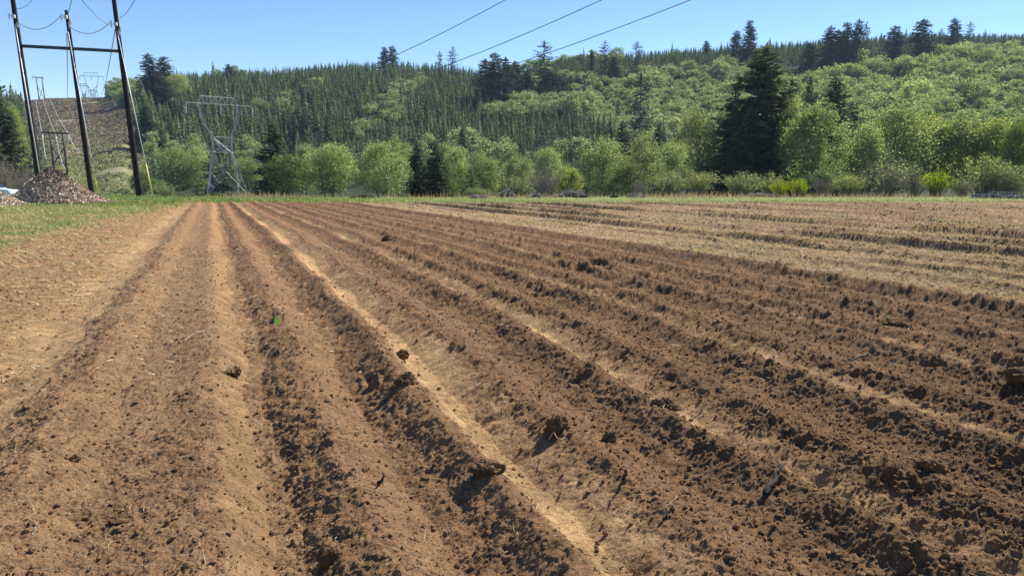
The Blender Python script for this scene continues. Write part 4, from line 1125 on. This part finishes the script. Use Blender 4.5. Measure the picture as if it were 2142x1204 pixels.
def hframe(pa, pb, topy, basea, baseb, D, arm, army, label, brace=True, r=.16, mat='pole_old'):
    A0 = np.array(at(pa[1], basea, D)); A1 = np.array(at(pa[0], topy, D)); B0 = np.array(at(pb[1], baseb, D)); B1 = np.array(at(pb[0], topy, D))
    root = thing('h_frame_pole', label, 'power pole', tuple(A0), 0, 'two-legged wooden power poles on the cleared slope'); o = A0
    for P0, P1 in ((A0, A1), (B0, B1)):
        m = MB(); m.tube(np.array([P0 - [0, 0, 4], (P0 + P1) / 2, P1]) - o, [r, r * .9, r * .7], 8); m.obj('pole', M[mat], root, True)
    a = np.array(at(arm[0], army[0], D)) + [0, -.3, 0]; b = np.array(at(arm[1], army[1], D)) + [0, -.3, 0]
    m = MB(); m.bar(a - o, b - o, r * .85, 6); m.obj('crossarm', M[mat], root)
    if brace:
        for s, e in (((.12, .62)), ((.62, .12))):
            m = MB(); m.bar(A0 + (A1 - A0) * s - o, B0 + (B1 - B0) * e - o, r * .5, 5); m.obj('brace', M[mat], root)
    for f in (.03, .5, .97):
        c = a + (b - a) * f - o; m = MB(); m.bar(c, c + [0, 0, -.9 * r / .16], r * .55, 6); m.obj('insulator', M['porcelain'], root)
    return a, b
d2 = slope_depth(130, 366)
h1 = hframe((102, 114), (130, 142), 274, 352, 364, d2, (88.5, 145.5), (277, 280), 'brown two-legged wooden pole with crossed braces above the wood chip heap', True, .26)
d3 = slope_depth(90, 214)
h2 = hframe((75, 83), (87, 95), 160, 215, 215, d3 + 6, (68, 92), (161.5, 163.5), 'distant dark two-legged pole on the skyline left of the lattice towers', True, .26)
G_W2 = 'wires running up the cleared slope'
for k, (a, lab) in enumerate([((88.5, 281), 'left pale wire running down the cleared slope'), ((117, 282), 'middle pale wire running down the cleared slope'), ((145, 283), 'right pale wire running down the cleared slope')]):
    q = ((69, 168), (80, 168), (91, 168))[k]
    wire(sag(at(*q, d3 + 5), at(*a, d2), 2.6), .04, lab + ' to the two-legged pole', G_W2, 'guy')
    b = ((95, 330), (135, 352), (178, 306))[k]
    wire(sag(at(*a, d2), at(b[0] + 4, b[1], d2 - 60), 2.2), .035, lab + ' below the two-legged pole', G_W2, 'guy')
wire(sag(at(241, 62, PD), at(205, 200, 360), 3.0), .05, 'dark thin wire dropping from the right pole towards the hilltop', G_W2)
wire(sag(at(140, 70, PD), at(140, 206, 380), 2.0), .05, 'dark thin wire dropping from the middle pole towards the hilltop', G_W2)
wire(sag(at(222, 170, 430), at(262, 245, 300), 3.0), .045, 'pale wire crossing the cleared slope left of the right-hand pole', G_W2, 'guy')
wire(sag(at(190, 212, 428), at(208, 262, 330), 2.0), .045, 'pale wire crossing the cleared slope beside the middle pole', G_W2, 'guy')
wire(sag(at(206, 200, 428), at(240, 265, 330), 2.0), .045, 'pale wire crossing the cleared slope between the two right poles', G_W2, 'guy')

def pylon():
    D = 150.0; c = at(463, 412, D); ang = math.radians(34)
    root = thing('lattice_pylon', 'pale grey steel lattice pylon standing before the trees', 'pylon', (c.x, D, c.z), 0)
    s = D / F     # metres per photo pixel
    def L(dx, up, dy=0.0):   # local: dx px along the arm, up px, dy px along the line
        x = (dx + up * .058) / 1.24 * s / math.cos(ang); y = dy * s
        return np.array([x * math.cos(ang) - y * math.sin(ang), x * math.sin(ang) * .75 + y * math.cos(ang), up * s])
    def seg(m, a, b, r=.07): m.bar(a, b, r * .52, 4)
    legs = []
    feet = {(-1, -1): (-34, 0, -14), (1, -1): (36, 0, -14), (-1, 1): (-24, 0, 16), (1, 1): (66, 0, 16)}
    waist = {(-1, -1): (-22, 92, -6), (1, -1): (20, 90, -6), (-1, 1): (-14, 92, 8), (1, 1): (27, 90, 8)}
    neck = {(-1, -1): (-20, 122, -3), (1, -1): (21, 122, -3), (-1, 1): (-17, 122, 4), (1, 1): (24, 122, 4)}
    m = MB()
    for k in feet: seg(m, L(*feet[k]), L(*waist[k]), .13)
    ks = [(-1, -1), (1, -1), (1, 1), (-1, 1)]
    for i in range(4):
        a, b = ks[i], ks[(i + 1) % 4]
        fa, fb, wa, wb = (L(*feet[a]), L(*feet[b]), L(*waist[a]), L(*waist[b]))
        md = (fa + fb) / 2 * .42 + (wa + wb) / 2 * .58
        seg(m, wa, md, .10); seg(m, wb, md, .10); seg(m, md, fa + (wa - fa) * .02, .08); seg(m, md, fb + (wb - fb) * .02, .08)
        for f in (.3, .55): seg(m, fa + (wa - fa) * f, md + (fa - md) * (1 - f) * .95, .05); seg(m, fb + (wb - fb) * f, md + (fb - md) * (1 - f) * .95, .05)
        seg(m, wa, wb, .11)
    m.obj('leg_frame', M['steel'], root)
    m = MB()
    for k in waist: seg(m, L(*waist[k]), L(*neck[k]), .10)
    for i in range(4):
        a, b = ks[i], ks[(i + 1) % 4]
        seg(m, L(*waist[a]), L(*neck[b]), .07); seg(m, L(*neck[a]), L(*waist[b]), .07); seg(m, L(*neck[a]), L(*neck[b]), .07)
    m.obj('waist_frame', M['steel'], root)
    # two curved horns carry the crossarm
    for sg, pts in ((-1, [(6, 90), (-20, 125), (-38, 150), (-45, 172), (-52, 190)]), (1, [(6, 90), (21, 125), (31, 148), (33, 170), (35, 190)])):
        m = MB()
        for dy in (-3, 3):
            for a, b in zip(pts[:-1], pts[1:]): seg(m, L(a[0], a[1], dy), L(b[0], b[1], dy), .10)
        for a, b in zip(pts[:-1], pts[1:]): seg(m, L(a[0], a[1], -3), L(b[0], b[1], 3), .05); seg(m, L(a[0] + 4, a[1] - 2, 0), L(b[0] + 4, b[1] - 2, 0), .05)
        m.obj('horn', M['steel'], root)
    m = MB()
    for dy in (-3, 3):
        seg(m, L(-74, 189, dy * .3), L(66, 186, dy * .3), .10); seg(m, L(-44, 203, dy), L(27, 201, dy), .09)
        xs = np.linspace(-50, 36, 7)
        for i in range(6):
            seg(m, L(xs[i], 189, dy), L(np.clip(xs[i] + 9, -44, 27), 202, dy), .07); seg(m, L(np.clip(xs[i] + 9, -44, 27), 202, dy), L(xs[i + 1], 188, dy), .05)
    seg(m, L(27, 201), L(36, 187), .08)
    m.obj('crossarm', M['steel'], root)
    pts = []
    for dx, up in ((-74, 187), (-2, 186), (67, 184)):
        i = MB(); a = L(dx, up)
        for j in range(10): i.tube([a + [0, 0, -.19 * j], a + [0, 0, -.19 * j - .09]], [.17, .09], 7)
        i.bar(a, a + np.array([0, 0, -1.95]), .035); i.obj('insulator_string', M['porcelain'], root, True)
        pts.append(np.array(root.location) + a + np.array([0, 0, -1.95]))
    return pts
pins = pylon()
# the three conductors climb from the pylon over the field to the right
def conductor(A, p1, p2, label):
    dirv = np.array([59.0, -67.0]); A = np.array(A)
    def s_at(px):
        X = (px - CX) / F
        # x/y (corrected for pitch) = X * depth; solve along the plan line by bisection on s
        lo, hi = 0.0, 1.9
        for _ in range(60):
            mid = (lo + hi) / 2; x = A[0] + dirv[0] * mid; y = A[1] + dirv[1] * mid
            if CX + F * x / (y * math.cos(AL) * (1 - .2 * math.tan(AL))) < px: lo = mid
            else: hi = mid
        return lo
    rows = []; rhs = []
    for px, py in (p1, p2):
        s = s_at(px); y = A[1] + dirv[1] * s; rows.append([s, s * s]); rhs.append(at(px, py, y).z - A[2])
    b, c = np.linalg.solve(np.array(rows), np.array(rhs))
    t = np.linspace(0, 2.15, 60); P = np.stack([A[0] + dirv[0] * t, A[1] + dirv[1] * t, A[2] + b * t + c * t * t], -1)
    print('conductor', round(b, 2), round(c, 2))
    wire(P, .045, label, 'conductors crossing the sky from the pylon')
conductor(pins[0], (840, 110), (1057, 0), 'leftmost of the three dark wires slanting across the sky')
conductor(pins[1], (965, 125), (1258, 0), 'middle of the three dark wires slanting across the sky')
conductor(pins[2], (1150, 110), (1443, 0), 'rightmost of the three dark wires slanting across the sky')

def far_tower(px, top, base, w_, label):
    D = float(np.interp(px, RPX, RPY)) + 12; s = D / F; c = at(px, base, D)
    root = thing('distant_pylon', label, 'pylon', (c.x, D, c.z), 0, 'distant lattice towers on the skyline'); H = (base - top) * s; W = w_ * s
    m = MB(); q = .13
    def P(x, z, y=0): return np.array([x * W, y * W, z * H])
    for y in (-.08, .08):
        for a, b in (((-.18, -.2), (-.14, .38)), ((.18, -.2), (.14, .38)), ((-.18, 0), (.14, .38)), ((.18, 0), (-.14, .38)), ((-.14, .38), (.14, .38)), ((-.14, .38), (.0, .2)), ((.14, .38), (0, .2))):
            m.bar(P(*a, y), P(*b, y), q, 4)
    m.obj('leg_frame', M['steel_far'], root)
    for sg in (-1, 1):
        m = MB()
        for a, b in (((sg * .02, .38), (sg * .22, .55)), ((sg * .22, .55), (sg * .30, .86)), ((sg * .14, .38), (sg * .24, .58))): m.bar(P(*a), P(*b), q, 4)
        m.obj('horn', M['steel_far'], root)
    m = MB(); m.bar(P(-.5, .88), P(.5, .86), q, 4); m.bar(P(-.28, 1.0), P(.28, .99), q * .8, 4)
    for i in range(7): m.bar(P(-.45 + .13 * i, .88), P(np.clip(-.38 + .13 * i, -.28, .28), 1.0), q * .6, 4)
    m.obj('crossarm', M['steel_far'], root)
    for x in (-.5, 0, .5):
        m = MB(); m.bar(P(x, .87), P(x, .72), q * .9, 4); m.obj('insulator_string', M['steel_far'], root)
far_tower(195, 155, 212, 48, 'larger distant lattice tower on the skyline between two leaning poles')
far_tower(177, 177, 211, 20, 'smaller distant lattice tower just left of the larger one')

# ------------------------------------------------------------------ metal frame and parked vehicle at the picture edges
def metal_frame():
    D = 70.0; z = ground_z(at(2085, 400, D).x, D); root = thing('metal_frame', 'low metal pipe frame with slanted legs at the field edge under willows', 'metal frame', (at(2085, 400, D).x, D, z)); o = np.array(root.location)
    def p(px, py, d=0): return np.array(at(px, py - 1.5, D + d)) - o
    for d in (0, 1.4):
        m = MB(); m.bar(p(2030, 408, d), p(2140, 409.5, d), .05, 6); m.bar(p(2069, 403.5, d), p(2131, 404, d), .04, 6); m.obj('rail', M['steel_far'], root)
    for a, b in (((2032, 408), (2034, 424)), ((2038, 412), (2047, 421)), ((2050, 412), (2056, 423)), ((2069, 404), (2066, 424)), ((2071, 404), (2073, 424)), ((2109, 409), (2110, 424)), ((2131, 404), (2131, 424))):
        m = MB(); m.bar(p(*a), p(*b), .035, 5); m.obj('leg', M['steel'], root)
    m = MB(); m.box(p(2088, 415, .8), (4.6, .7, .55)); m.obj('shade_box', M['crossbar'], root)  # dark box standing in for the shade below the rails
metal_frame()

def car():
    D = 64.0; x = (-14 - CX) / F * D
    root = thing('parked_car', 'pale blue vehicle half hidden behind the small pale chip heap', 'car', (x, D, ground_z(x, D)), math.radians(8))
    # side profile extruded across the width, bonnet towards the right
    prof = [(-2.1, .35), (2.0, .35), (2.08, .62), (1.95, .86), (1.0, 1.0), (.35, 1.5), (-1.2, 1.55), (-1.95, 1.05), (-2.12, .8)]
    m = MB(); n = len(prof); V = [(a, -.85, b) for a, b in prof] + [(a, .85, b) for a, b in prof]
    for i in range(n): m.add([V[i], V[(i + 1) % n], V[n + (i + 1) % n], V[n + i]], [[0, 1, 2, 3]])
    c = len(prof); m.add(V[:n], None, [[0, i, i + 1] for i in range(1, n - 1)]); m.add(V[n:], None, [[0, i + 1, i] for i in range(1, n - 1)])
    m.obj('body', M['paint'], root)
    g = MB(); g.add([(.95, -.75, 1.05), (.95, .75, 1.05), (.40, .68, 1.47), (.40, -.68, 1.47)], [[0, 1, 2, 3]]); g.V[0] += np.array([.03, 0, .03]); g.obj('windscreen', M['glass_dark'], root)
    g = MB(); g.add([(.75, -.86, 1.03), (.25, -.86, 1.42), (-1.1, -.86, 1.45), (-1.6, -.86, 1.05)], [[0, 1, 2, 3]]); g.obj('window', M['glass_dark'], root)
    for wx in (-1.35, 1.3):
        for wy in (-.86, .86):
            w = MB(); w.tube([(wx, wy - .1, .33), (wx, wy + .1, .33)], .33, 16); w.obj('wheel', M['tyre'], root)
    for wy in (-.6, .6):
        w = MB(); w.box((2.04, wy, .72), (.1, .3, .14)); w.obj('headlight', M['porcelain'], root)
car()

# ------------------------------------------------------------------ thin summer haze over the valley
hm = MB(); hm.box((0, 0, 90), (6600, 6600, 220)); hz_m = bpy.data.materials.new('thin_haze'); hz_m.use_nodes = True
hn = hz_m.node_tree.nodes; hn.clear(); hv = hn.new('ShaderNodeVolumePrincipled'); ho = hn.new('ShaderNodeOutputMaterial')
hv.inputs['Density'].default_value = .00011; hv.inputs['Color'].default_value = (.58, .78, 1, 1); hv.inputs['Density Attribute'].default_value = ''
hz_m.node_tree.links.new(hv.outputs[0], ho.inputs['Volume'])
try: hz_m.cycles.homogeneous_volume = True
except Exception: pass
tag(hm.obj('haze', hz_m), 'thin blue haze over the valley', None, None, 'stuff')

# ------------------------------------------------------------------ light, sky, camera
sc = bpy.context.scene
w = bpy.data.worlds.new('World'); sc.world = w; w.use_nodes = True
n = w.node_tree.nodes; l = w.node_tree.links; n.clear()
sky = n.new('ShaderNodeTexSky'); sky.sky_type = 'NISHITA'; sky.sun_disc = False; sky.sun_elevation = SUN_EL; sky.sun_rotation = SUN_AZ
sky.air_density = .9; sky.dust_density = .0; sky.ozone_density = 1.0; sky.altitude = 100
bg = n.new('ShaderNodeBackground'); bg.inputs[1].default_value = .080; out = n.new('ShaderNodeOutputWorld')
hs = n.new('ShaderNodeHueSaturation'); hs.inputs['Saturation'].default_value = 1.28; hs.inputs['Hue'].default_value = .512; hs.inputs['Value'].default_value = 1.0
l.new(sky.outputs[0], hs.inputs['Color']); l.new(hs.outputs[0], bg.inputs[0]); l.new(bg.outputs[0], out.inputs[0])
sl = bpy.data.lights.new('sun', 'SUN'); sl.energy = 4.6; sl.angle = math.radians(.53); sl.color = (1, .95, .86)
so = bpy.data.objects.new('sun', sl); COL.objects.link(so)
sd = Vector((math.sin(SUN_AZ) * math.cos(SUN_EL), math.cos(SUN_AZ) * math.cos(SUN_EL), math.sin(SUN_EL)))
so.rotation_euler = sd.to_track_quat('Z', 'Y').to_euler()
cd = bpy.data.cameras.new('camera'); cam = bpy.data.objects.new('camera', cd); COL.objects.link(cam)
cd.sensor_fit = 'HORIZONTAL'; cd.angle = 2 * math.atan(CX / F); cd.clip_start = .1; cd.clip_end = 20000
cam.location = (0, 0, CAMH); cam.rotation_euler = (math.pi / 2 - AL, 0, 0)
sc.camera = cam
sc.view_settings.view_transform = 'Standard'; sc.view_settings.look = 'None'; sc.view_settings.exposure = 1.12; sc.view_settings.gamma = 1.0
sc.cycles.max_bounces = 6; sc.cycles.diffuse_bounces = 3; sc.cycles.transmission_bounces = 4; sc.cycles.transparent_max_bounces = 4
sc.cycles.use_denoising = True; sc.cycles.denoiser = 'OPENIMAGEDENOISE'; sc.cycles.denoising_input_passes = 'RGB_ALBEDO_NORMAL'; sc.cycles.denoising_prefilter = 'ACCURATE'
